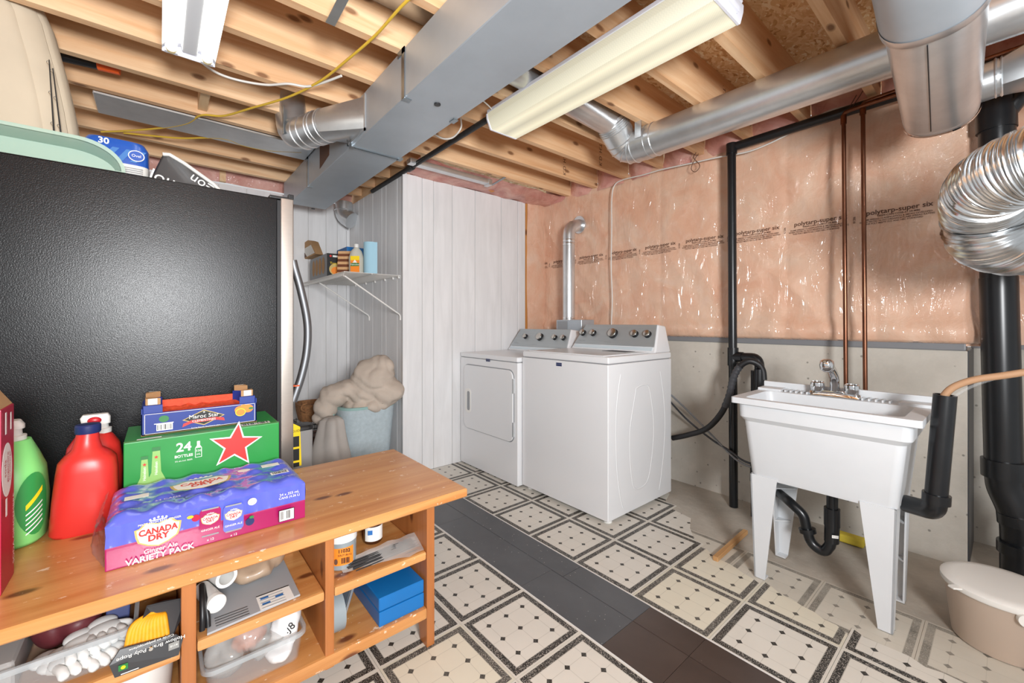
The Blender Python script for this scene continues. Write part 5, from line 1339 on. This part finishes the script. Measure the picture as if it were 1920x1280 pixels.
mb = MB(); mb.grid(lambda u, v: (KXb+.005+(KX-KXb-.01)*u, KY0+.005+(KY1-KY0-.01)*v, KZ+.03+.03*(1-u)+.008*mnoise.noise(Vector((u*9, v*14, 0)))), 24, 40); mb.build('netting', 'net_red', kc_, smooth=60)
d = Dec(kc_, (KX, KY0, KZ), (0, 1, 0), (0, 0, 1)); d.n = Vector((1, 0, 0)); w_ = KY1-KY0
for r_ in ((.008, .004, w_-.014, .0015), (.008, .068, w_-.014, .0015), (.008, .004, .0015, .065), (w_-.0075, .004, .0015, .065)): d.rect(*r_, 'carton_inner', 'border'); d.k -= 1
d.poly([(.105, .037), (.165, .066), (.225, .04), (.165, .012)], 'print_gold', 'emblem'); d.poly([(.11, .0375), (.165, .063), (.22, .04), (.165, .015)], 'print_black', 'emblem')
d.text('Maroc Star', .165, .0445, .019, 'print_white'); d.poly(star((.165, .058), .004, .0016), 'print_white')
d.poly([(.105, .014), (.13, .024), (.2, .026), (.225, .02), (.222, .031), (.2, .036), (.13, .034), (.108, .025)], 'print_red', 'ribbon'); d.text('CLEMENTINES', .165, .030, .0105, 'print_white')
d.disc(.057, .05, .013, .011, 'print_green', 'emblem'); d.rect(.038, .012, .042, .022, 'print_white', 'barcode_label'); d.bars(.04, .015, .038, .017, seed=5); d.rect(.032, .0345, .05, .0025, 'print_white')
for x, y, r in ((.27, .052, .016), (.295, .054, .017), (.282, .06, .012)): d.disc(x, y, r, r*.85, 'print_orange', 'fruit_picture')
d.disc(.272, .043, .016, .014, 'print_yellow', 'fruit_picture'); d.disc(.272, .043, .0135, .0115, 'print_orange', 'fruit_picture'); d.disc(.305, .054, .008, .004, 'print_green', 'fruit_picture')
d.text('Seal by Nature  Sunshine in a box', .17, .008, .006, 'print_white')

# ginger ale case
GX, GXb, GY0, GY1 = -1.424, -1.70, -.102, .350
ga = thing('soda_can_case', 'shrink-wrapped blue and magenta case of soda cans at the bench front', 'can case', ((GX+GXb)/2, .124, T0))
def gtop(u, v):
    y = GY0+(GY1-GY0)*u; x = GX+(GXb-GX)*v
    e_ = min(u, 1-u)*(GY1-GY0); f_ = min(v, 1-v)*abs(GXb-GX); m_ = min(e_, f_)
    drop = .014*max(0, 1-m_/.022)**2
    cu, cv = (u*6) % 1-.5, (v*4) % 1-.5; rr_ = math.hypot(cu, cv)
    b = .0045*math.cos(min(rr_, .5)*2*PI)
    return (x, y, T0+.126+b-drop+.0025*mnoise.noise(Vector((x*45, y*45, 0))))
nu, nv = 90, 56
mb = MB(); mb.grid(gtop, nu, nv)
def skirt(fn, k, nn):
    pts = [fn(i/nn) for i in range(nn+1)]
    rows = [[Vector(p) for p in pts], [Vector((p[0], p[1], p[2]*.55+(T0+.055)*.45))+Vector((.0018*math.sin(i*.9), .0018*math.cos(i*1.1), 0)) for i, p in enumerate(pts)], [Vector((p[0], p[1], T0+.054)) for p in pts]]
    mb.rings(rows, (False, False), 0, False)
skirt(lambda t: gtop(t, 0), 0, nu); skirt(lambda t: gtop(t, 1), 0, nu); skirt(lambda t: gtop(0, t), 0, nv); skirt(lambda t: gtop(1, t), 0, nv)
mb.build('film_wrap', 'soda_blue', ga, smooth=60)
MB().box(GXb, GX+.001, GY0, GY1, T0, T0+.056).build('tray', 'soda_magenta', ga, .003)
mb = MB()
mb.grid(lambda u, v: (GX-.02-.25*u+.004*mnoise.noise(Vector((u*8, v*8, 1))), GY0-.003-.022*math.sin(PI*v*.9)-.006*mnoise.noise(Vector((u*10, v*10, 4))), T0+.004+.115*v), 20, 14)
mb.build('end_film', 'clear_bag', ga, smooth=70)
d = Dec(ga, (GX+.0045, GY0, T0), (0, 1, 0), (0, 0, 1)); d.n = Vector((1, 0, 0)); q = qx(GX+.004, GY0, T0)
def shield(c, w, h, t=''):
    sh_ = [(-1, .55), (-.8, .62), (-.55, .95), (0, .75), (.55, .95), (.8, .62), (1, .55), (.95, .0), (.85, -.45), (.45, -.8), (0, -1), (-.45, -.8), (-.85, -.45), (-.95, 0)]
    d.poly([(c[0]+a*w, c[1]+b*h) for a, b in sh_], 'print_gold', 'emblem'); d.poly([(c[0]+a*w*.9, c[1]+b*h*.9) for a, b in sh_], 'print_white', 'emblem')
    d.text('CANADA', c[0], c[1]+h*.22, h*.62, 'print_red', sx=.86, bold=h*.028); d.text('DRY', c[0], c[1]-h*.28, h*.62, 'print_red', bold=h*.028)
    for i in range(-2, 3): d.disc(c[0]+i*w*.17, c[1]+h*(1.12+.05*(2-abs(i))), w*.05, w*.06, 'print_white', 'crown_dot'); d.k -= 1
    d.rect(c[0]-w*.36, c[1]+h*1.0, w*.72, h*.07, 'print_white', 'crown')
c_ = q(297, 998); shield(c_, .047, .034)
x, y = q(302, 1026); d.text('Ginger Ale', x, y, .0155, 'print_white'); x, y = q(302, 1035); d.text('VARIETY PACK', x, y-.004, .0205, 'print_white', bold=.0004)
for (px, py), mt in (((394, 977), 'soda_magenta'), ((437, 968), 'soda_blue')):
    x, y = q(px, py); d.poly([(x-.021, y-.034), (x+.021, y-.034), (x+.024, y-.028), (x+.024, y+.03), (x+.02, y+.037), (x-.02, y+.037), (x-.024, y+.03), (x-.024, y-.028)], mt, 'can_picture')
    d.rect(x-.019, y+.034, .038, .004, 'print_grey', 'can_picture'); d.rect(x-.019, y-.037, .038, .004, 'print_grey', 'can_picture'); shield((x, y+.008), .021, .015); d.text('GINGER ALE', x, y-.018, .0075, 'print_white'); d.text('x 12', x, y-.046, .009, 'print_white')
x, y = q(461, 973); d.disc(x+.008, y-.004, .011, .011, 'cap_navy', 'berry_picture'); d.disc(x+.012, y+.008, .006, .004, 'print_green', 'berry_picture')
x, y = q(363, 968); d.disc(x+.004, y, .009, .009, 'carton_red', 'berry_picture'); d.disc(x-.008, y+.006, .007, .004, 'print_yellow', 'berry_picture')
x, y = q(535, 961); d.rect(x-.021, y-.017, .042, .034, 'print_black', 'barcode_label'); d.rect(x-.0195, y-.0155, .039, .031, 'print_white', 'barcode_label'); d.bars(x-.016, y-.011, .032, .024, seed=9)
x, y = q(540, 921); d.text('24 x 355 mL', x, y, .0105, 'print_white'); d.text('CANS (4.26 L)', x, y-.010, .0095, 'print_white')
x, y = q(471, 936); d.disc(x, y, .011, .010, 'print_white'); d.text('LIMITED', x, y+.002, .005, 'print_red'); d.text('OFFER', x, y-.004, .005, 'print_red')
x, y = q(300, 971); d.text('MADE FROM REAL GINGER', x, y, .007, 'print_white')
d2 = Dec(ga, (GX, GY0, T0+.1305), (0, 1, 0), (-1, 0, 0)); d2.n = Vector((0, 0, 1)); sv = d; d = d2; shield((.20, .13), .075, .045); d = sv
d2.rect(.03, .10, .05, .03, 'print_white'); d2.rect(.37, .06, .05, .025, 'print_white'); d2.bars(.375, .064, .04, .017, seed=3); d2.rect(.36, .15, .05, .03, 'print_white'); d2.disc(.31, .16, .017, .014, 'print_white'); d2.text('24 CANS', .12, .04, .014, 'print_white')

# --- right cubbies
Z2, Z1 = .3345, .1425
bb = thing('blue_box', 'bright blue metal lidded box in the lower end cubby', 'box', (-1.44, .627, Z1))
MB().box(-1.58, -1.315, .545, .706, Z1, Z1+.048).build('box_base', 'box_blue', bb, .004, 2)
MB().box(-1.58, -1.315, .5445, .7065, Z1+.0495, Z1+.093).build('box_lid', 'box_blue', bb, .007, 3, 40)
jr = thing('hardware_jar', 'grey plastic jar with an orange label and white lid in the upper end cubby', 'jar', (-1.42, .46, Z2))
jc = (-1.42, .462, Z2)
MB().lathe([(.04, 0), (.044, .004), (.044, .088)], jc, 32).build('jar_body', 'jar_grey', jr, smooth=40)
MB().lathe([(.046, .088), (.046, .112), (.043, .115)], jc, 32).build('jar_lid', 'white_plastic', jr, smooth=40)
mb = MB(); a0 = math.atan2(-.46, 1.42)
mb.grid(lambda u, v: (jc[0]+.0445*math.cos(a0-.85+1.7*u), jc[1]+.0445*math.sin(a0-.85+1.7*u), Z2+.018+.055*v), 16, 2); mb.build('label', 'print_orange', jr, smooth=60)
nv_ = Vector((math.cos(a0), math.sin(a0), 0)); d = Dec(jr, Vector(jc)+nv_*.0452, (-nv_.y, nv_.x, 0), (0, 0, 1))
d.text('11032', .006, .064, .015, 'print_black', bold=.0004); d.text('50UT-8x12', .008, .051, .009, 'print_black'); d.bars(-.002, .025, .025, .018); d.disc(-.018, .034, .005, .009, 'print_brown')
bt = thing('amber_bottle', 'dark amber bottle with a white label at the back of the upper end cubby', 'bottle', (-1.50, .60, Z2))
MB().lathe([(.03, 0), (.033, .004), (.033, .07), (.03, .085), (.014, .105), (.013, .125), (.016, .127), (.016, .145)], (-1.50, .598, Z2), 28).build('bottle_body', 'amber', bt, smooth=50)
mb = MB(); mb.grid(lambda u, v: (-1.50+.0335*math.cos(-1.3+2.3*u), .598+.0335*math.sin(-1.3+2.3*u), Z2+.012+.05*v), 16, 2); mb.build('label', 'print_white', bt, smooth=60)
d = Dec(bt, Vector((-1.50, .598, Z2+.045))+Vector((.9, -.4, 0)).normalized()*.0342, (.4, .9, 0), (0, 0, 1)); d.rect(-.016, -.008, .016, .016, 'print_blue')
def sheet(name, pts, mat, parent, amp=.004, f=18, nu=18, nv=10, th=.001):
    a, b, c, dd = [Vector(p) for p in pts]
    mb = MB(); mb.grid(lambda u, v: (a*(1-u)+b*u)*(1-v)+(dd*(1-u)+c*u)*v+Vector((0, 0, amp*mnoise.noise(((a*(1-u)+b*u)*(1-v)+(dd*(1-u)+c*u)*v)*f))), nu, nv)
    return mb.build(name, mat, parent, smooth=60)
for k, (pts, dz, lab) in enumerate(((((632, 1060), (780, 1000), (795, 1035), (662, 1112)), .036, 'clear zip bag of long black cable ties lying uppermost on the end cubby shelf'), (((665, 1075), (790, 1025), (802, 1040), (690, 1100)), .012, 'clear zip bag of black cable ties under the upper zip bag'))):
    P4 = [onX(a, b, -1.315 if i in (2, 3) else -1.40) for i, (a, b) in enumerate(pts)]
    for p in P4: p.z = max(min(p.z, Z2+.09), Z2+dz*.3+.004) if p.x < -1.33 else max(p.z, .30)
    zb = thing('zip_bag', lab, 'bag', tuple(sum(P4, Vector())/4))
    up_ = Vector((0, 0, .008))
    sheet('film', [p+up_ for p in P4], 'clear_bag', zb, .008, 22)
    ce = sum(P4, Vector())/4; L = (P4[1]-P4[0])*.40; Wd = (P4[3]-P4[0])*.30
    mb = MB(); rd = random.Random(k)
    for i in range(22):
        t = rd.uniform(-1, 1); o1 = ce+Wd*t+Vector((0, 0, .002+rd.uniform(0, .005))); mb.tube([o1-L*rd.uniform(.85, 1.05), o1+L*rd.uniform(.85, 1.05)+Wd*rd.uniform(-.1, .1)], .0022, 5)
    mb.build('cable_ties', 'black_plastic', zb)['kind'] = 'stuff'
tp_ = thing('tape_roll', 'grey round roll standing against the divider of the lower end cubby', 'roll', (-1.40, .425, Z1))
MB().ring((-1.40, .405, Z1+.062), (-1.40, .45, Z1+.062), .06, .035, 30).build('roll', 'jar_grey', tp_, smooth=40)
fp = thing('leaning_frame', 'thin dark glazed panel leaning behind the blue box', 'panel', (-1.5, .5, Z1))
a, b = Vector((-1.42, .458, Z1+.005)), Vector((-1.46, .532, Z1+.155)); dx = Vector((-.2, -.02, 0))
MB().hexa([a, b, b+dx, a+dx, a+Vector((0, .012, -.004)), b+Vector((0, .012, -.004)), b+dx+Vector((0, .012, -.004)), a+dx+Vector((0, .012, -.004))]).build('panel', 'door_grey_blue', fp, .002)
MB().tube([a+Vector((.003, .006, 0)), b+Vector((.003, .006, 0))], .005, 8).build('edge_trim', 'galvanized', fp)

# --- middle cubbies
z = Z2+.001
lp = thing('appliance_cover', 'flat grey appliance cover with a printed instruction sheet on the middle shelf', 'cover', tuple(onZ(460, 1120, z)))
cs = [onZ(a, b, z) for a, b in ((388, 1192), (563, 1117), (532, 1052), (390, 1095))]
cs = [Vector((min(p.x, -1.312), max(p.y, .078), z)) for p in cs]
MB().prism(cs, (0, 0, .006)).build('panel', 'laptop_grey', lp, .002, 2)
o_ = onZ(489, 1146, z+.006); xr = (onZ(562, 1118, z+.006)-o_); yu = Vector((-1, 0, 0)); d = Dec(lp, o_, (0, 1, 0), yu); d.n = Vector((0, 0, 1))
d.rect(.0, .004, .085, .075, 'print_white', 'instruction_sheet'); d.rect(0, .074, .085, .004, 'print_black')
for i in range(3): d.rect(.008+(i % 2)*.035, .022+.015*i, .02, .009, 'print_blue', 'print'); d.k -= 1
for i in range(5): d.rect(.005, .008+.013*i, .06, .0022, 'print_grey', 'print'); d.k -= 1
for i in range(4): d.rect(-.10, .008+.012*i, .075, .002, 'print_black', 'print'); d.k -= 1
wt = thing('white_tube', 'short white plastic tube end on the middle shelf', 'tube', tuple(onX(425, 1085, -1.43)))
p = onX(425, 1082, -1.43); p.z = max(p.z, z+.012+.028); MB().ring(p, p+Vector((-.16, -.05, 0)), .028, .0195, 28).build('tube_wall', 'white_plastic', wt, smooth=40)
wj = thing('white_jar', 'small white jar lying on its side, lid outward, on the grey panel', 'jar', tuple(onX(402, 1128, -1.37)))
p = onX(403, 1128, -1.365); p.z = max(p.z, z+.029); dv_ = Vector((-1, -.25, 0)).normalized()
MB().tube([p, p+dv_*.09], .021, 26).build('jar_body', 'white_plastic', wj, smooth=40)
MB().tube([p-dv_*.016, p-dv_*.013, p+dv_*.004], [.019, .0225, .0225], 26).build('jar_lid', 'print_white', wj, smooth=40)
o = voxel_blob('beige_bag', [((-1.60, .20, z+.05), (.10, .07, .04)), ((-1.50, .22, z+.04), (.06, .06, .03)), ((-1.56, .27, z+.045), (.08, .05, .035))], .009, 'beige_bag', None, .006, 14, 3, 5, .003, 40, z+.008)
tag(o, 'crumpled beige plastic bag behind the white tube on the middle shelf', 'bag')
p = onX(552, 1052, -1.62); o = MB().box(-1.67, -1.60, .305, .355, z, z+.075).build('wood_block', 'scrap_wood', None, .002); tag(o, 'small wood block at the back of the middle shelf', 'wood block')
pl_ = thing('pliers', 'black-handled pliers standing beside the divider on the middle shelf', 'pliers', (-1.34, .085, z))
MB().tube(spline([(-1.33, .084, z+.008), (-1.335, .085, z+.04), (-1.36, .086, z+.075), (-1.40, .088, z+.09)], 6), .0065, 10).build('handle', 'black_plastic', pl_, smooth=50)
MB().tube(spline([(-1.335, .097, z+.008), (-1.345, .096, z+.035), (-1.37, .092, z+.07), (-1.40, .09, z+.085)], 6), .006, 10).build('handle', 'black_plastic', pl_, smooth=50)
def clear_bin(name, lab, x0, x1, y0, y1, zb, h, t=.0025):
    b = thing(name, lab, 'bin', ((x0+x1)/2, (y0+y1)/2, zb))
    r = .025; g = .012
    rs = [rr_ring(x0+g, x1-g, y0+g, y1-g, zb, r), rr_ring(x0, x1, y0, y1, zb+h, r), rr_ring(x0+t, x1-t, y0+t, y1-t, zb+h, r), rr_ring(x0+g+t, x1-g-t, y0+g+t, y1-g-t, zb+t, r)]
    MB().rings(rs).build('bin_wall', 'clear_plastic', b, smooth=40)
    rs = [rr_ring(x0-.006, x1+.006, y0-.006, y1+.006, zb+h-.012, r+.006), rr_ring(x0-.006, x1+.006, y0-.006, y1+.006, zb+h, r+.006), rr_ring(x0+t, x1-t, y0+t, y1-t, zb+h, r), rr_ring(x0+t, x1-t, y0+t, y1-t, zb+h-.012, r)]
    MB().rings(rs+rs[:1], (False, False)).build('bin_rim', 'clear_bin_rim', b, smooth=40)
    return b
plain('clear_bin_rim', 'c4cacd', .12, alpha=.4, coat=.4)
plain('bag_dark_red', '5a2228', .5)
plain('orange_cord', 'c96a3a', .5)
clear_bin('clear_bin', 'clear plastic bin stuffed with plastic bags in the lower middle cubby', -1.75, -1.335, .088, .330, Z1, .085)
zb = Z1+.012
o = voxel_blob('plastic_bag', [((-1.40, .14, zb+.06), (.05, .045, .05)), ((-1.44, .20, zb+.075), (.06, .06, .055)), ((-1.41, .24, zb+.05), (.05, .05, .04)), ((-1.46, .15, zb+.10), (.05, .05, .04))], .008, 'clear_bag', None, .010, 13, 2, 3, .004, 45, zb)
tag(o, 'crinkled clear plastic bag bulging out of the lower bin', 'bag')
o = voxel_blob('cord_bundle', [((-1.45, .20, zb+.045), (.035, .04, .03)), ((-1.44, .225, zb+.05), (.02, .025, .025))], .007, 'orange_cord', None, .005, 30, 2, 3, 0, 30, zb)
tag(o, 'orange-brown bundle showing through the clear bag in the lower bin', 'bundle')
o = voxel_blob('plastic_bag', [((-1.39, .285, zb+.06), (.035, .032, .06)), ((-1.41, .30, zb+.085), (.035, .028, .045)), ((-1.42, .29, zb+.105), (.022, .02, .03)), ((-1.38, .27, zb+.02), (.04, .035, .02))], .007, 'bag_white', None, .008, 18, 2, 8, .003, 40, zb)
tag(o, 'white shopping bag with black lettering at the end of the lower bin', 'bag')
d = Dec(o, (-1.362, .293, zb+.08), (.3, .95, 0), (0, 0, 1)); d.text('.J8', 0, 0, .03, 'print_black', .6)

# --- left cubbies
clear_bin('clear_bin', 'long clear plastic bin holding work gloves in the upper end of the bench', -1.80, -1.335, -.62, -.045, Z2, .078)
zb = Z2+.008
gl = random.Random(11)
for k, (y, x, zz, a) in enumerate(((-.155, -1.365, .030, .5), (-.135, -1.385, .045, .3), (-.115, -1.37, .022, .6), (-.10, -1.40, .05, .2), (-.175, -1.39, .020, .8))):
    g = thing('work_glove', 'white cloth work glove piled in the clear bin', 'glove', (x, y, zb+zz), a, 'white work gloves in the clear bin', True)
    balls = [((0, 0, 0), (.034, .034, .014)), ((-.03, .0, .002), (.026, .028, .013))]
    m0 = MB()
    for b in balls: m0.ball(*b)
    m0.build('palm', 'glove_white', g, smooth=60)
    for i in range(4):
        yy = -.024+.0155*i; MB().tube(spline([(.012, yy, 0), (.038, yy*1.15, .004), (.062-.004*abs(i-1.5), yy*1.25, -.004)], 4), [.0095]*8+[.006], 10).build('finger', 'glove_white', g, smooth=60)
    MB().tube(spline([(-.01, .022, 0), (.012, .04, .003), (.028, .044, -.003)], 4), [.008]*8+[.005], 10).build('finger', 'glove_white', g, smooth=60)
o = voxel_blob('dark_tool_pouch', [((-1.50, -.19, zb+.05), (.06, .05, .04)), ((-1.47, -.15, zb+.06), (.05, .04, .03))], .008, 'bag_dark_red', None, .005, 14, 3, 9, .002, 40, zb); tag(o, 'dark red and black glossy pouch behind the white gloves', 'pouch')
o = MB().box(-1.62, -1.36, -.335, -.235, zb+.0, zb+.07).build('grey_case', 'grey_plastic', None, .012, 3, 40); tag(o, 'smooth grey plastic case in the clear bin beside the gloves', 'case')
o = MB().hexa([(-1.44, -.105, zb), (-1.44, -.06, zb), (-1.49, -.06, zb), (-1.49, -.105, zb), (-1.46, -.10, zb+.10), (-1.46, -.055, zb+.10), (-1.50, -.055, zb+.10), (-1.50, -.10, zb+.10)]).build('navy_packet', 'cap_navy', None, .003); tag(o, 'navy blue packet standing in the corner of the clear bin', 'packet')
rp = thing('rope_package', 'black retail card of yellow braided rope leaning out of the upper cubby', 'rope package', tuple(onX(285, 1200, -1.30)))
R_ = lambda a, b, x=-1.312: onX(a, b, x)
MB().prism([R_(225, 1215, -1.30), R_(330, 1188, -1.30), R_(343, 1195, -1.296), R_(335, 1225, -1.29), R_(215, 1268, -1.285), R_(205, 1245, -1.29)], (.002, 0, -.002)).build('lower_card', 'bag_black', rp)
MB().prism([R_(265, 1165, -1.33), R_(275, 1135, -1.35), R_(310, 1125, -1.36), R_(345, 1120, -1.36), R_(343, 1150, -1.345), R_(322, 1195, -1.312), R_(310, 1190, -1.314), R_(305, 1150, -1.34), R_(285, 1148, -1.345)], (.002, 0, -.002)).build('upper_card', 'bag_black', rp)
rop = MB()
for i in range(11):
    t = i/10
    a = R_(238+t*75, 1212-t*22, -1.318); m_ = R_(250+t*58, 1172-t*16, -1.332); c_ = R_(288+t*18, 1148+t*2, -1.348)
    rop.tube(spline([a, m_, c_], 5), .0062, 8)
rop.build('rope', 'rope_yellow', rp, smooth=60)
o_ = R_(285, 1215, -1.288); xd = (R_(335, 1196, -1.288)-R_(235, 1232, -1.288)).normalized(); d = Dec(rp, o_, xd, (.1, 0, 1))
d.text('Hollow Braid Poly Rope', .0, .002, .0125, 'print_white', PI); d.text('Corde en polypropylene', .0, .016, .008, 'print_white', PI)
g_ = R_(231, 1250, -1.283); d = Dec(rp, g_, xd, (.1, 0, 1)); d.rect(-.008, -.007, .016, .014, 'print_green', 'logo'); d.disc(0, 0, .004, .004, 'print_yellow', 'logo'); d.rect(-.004, -.016, .03, .002, 'print_white')
d.k = 6; 
g_ = R_(283, 1215, -1.284); MB().tube([g_+Vector((.001, 0, 0)), g_+Vector((.004, 0, 0))], .004, 12).build('eyelet', 'knob_metal', rp)
g_ = R_(324, 1208, -1.286); d = Dec(rp, g_, xd, (.1, 0, 1)); d.rect(-.008, -.012, .02, .018, 'bag_grey', 'corner_tag'); d.text('0119', .002, -.003, .007, 'print_white')
bk = thing('white_bucket', 'white bucket on the lower shelf under the rope package', 'bucket', (-1.44, -.06, Z1))
MB().lathe([(.072, 0), (.076, .005), (.088, .145), (.09, .15)], (-1.42, -.055, Z1), 36).build('bucket_body', 'white_plastic', bk, smooth=40)
o = MB().box(-1.55, -1.36, -.26, -.18, Z1, Z1+.12).build('dark_carton', 'bag_black', None, .003); tag(o, 'dark carton on the lower shelf beside the white bucket', 'carton')
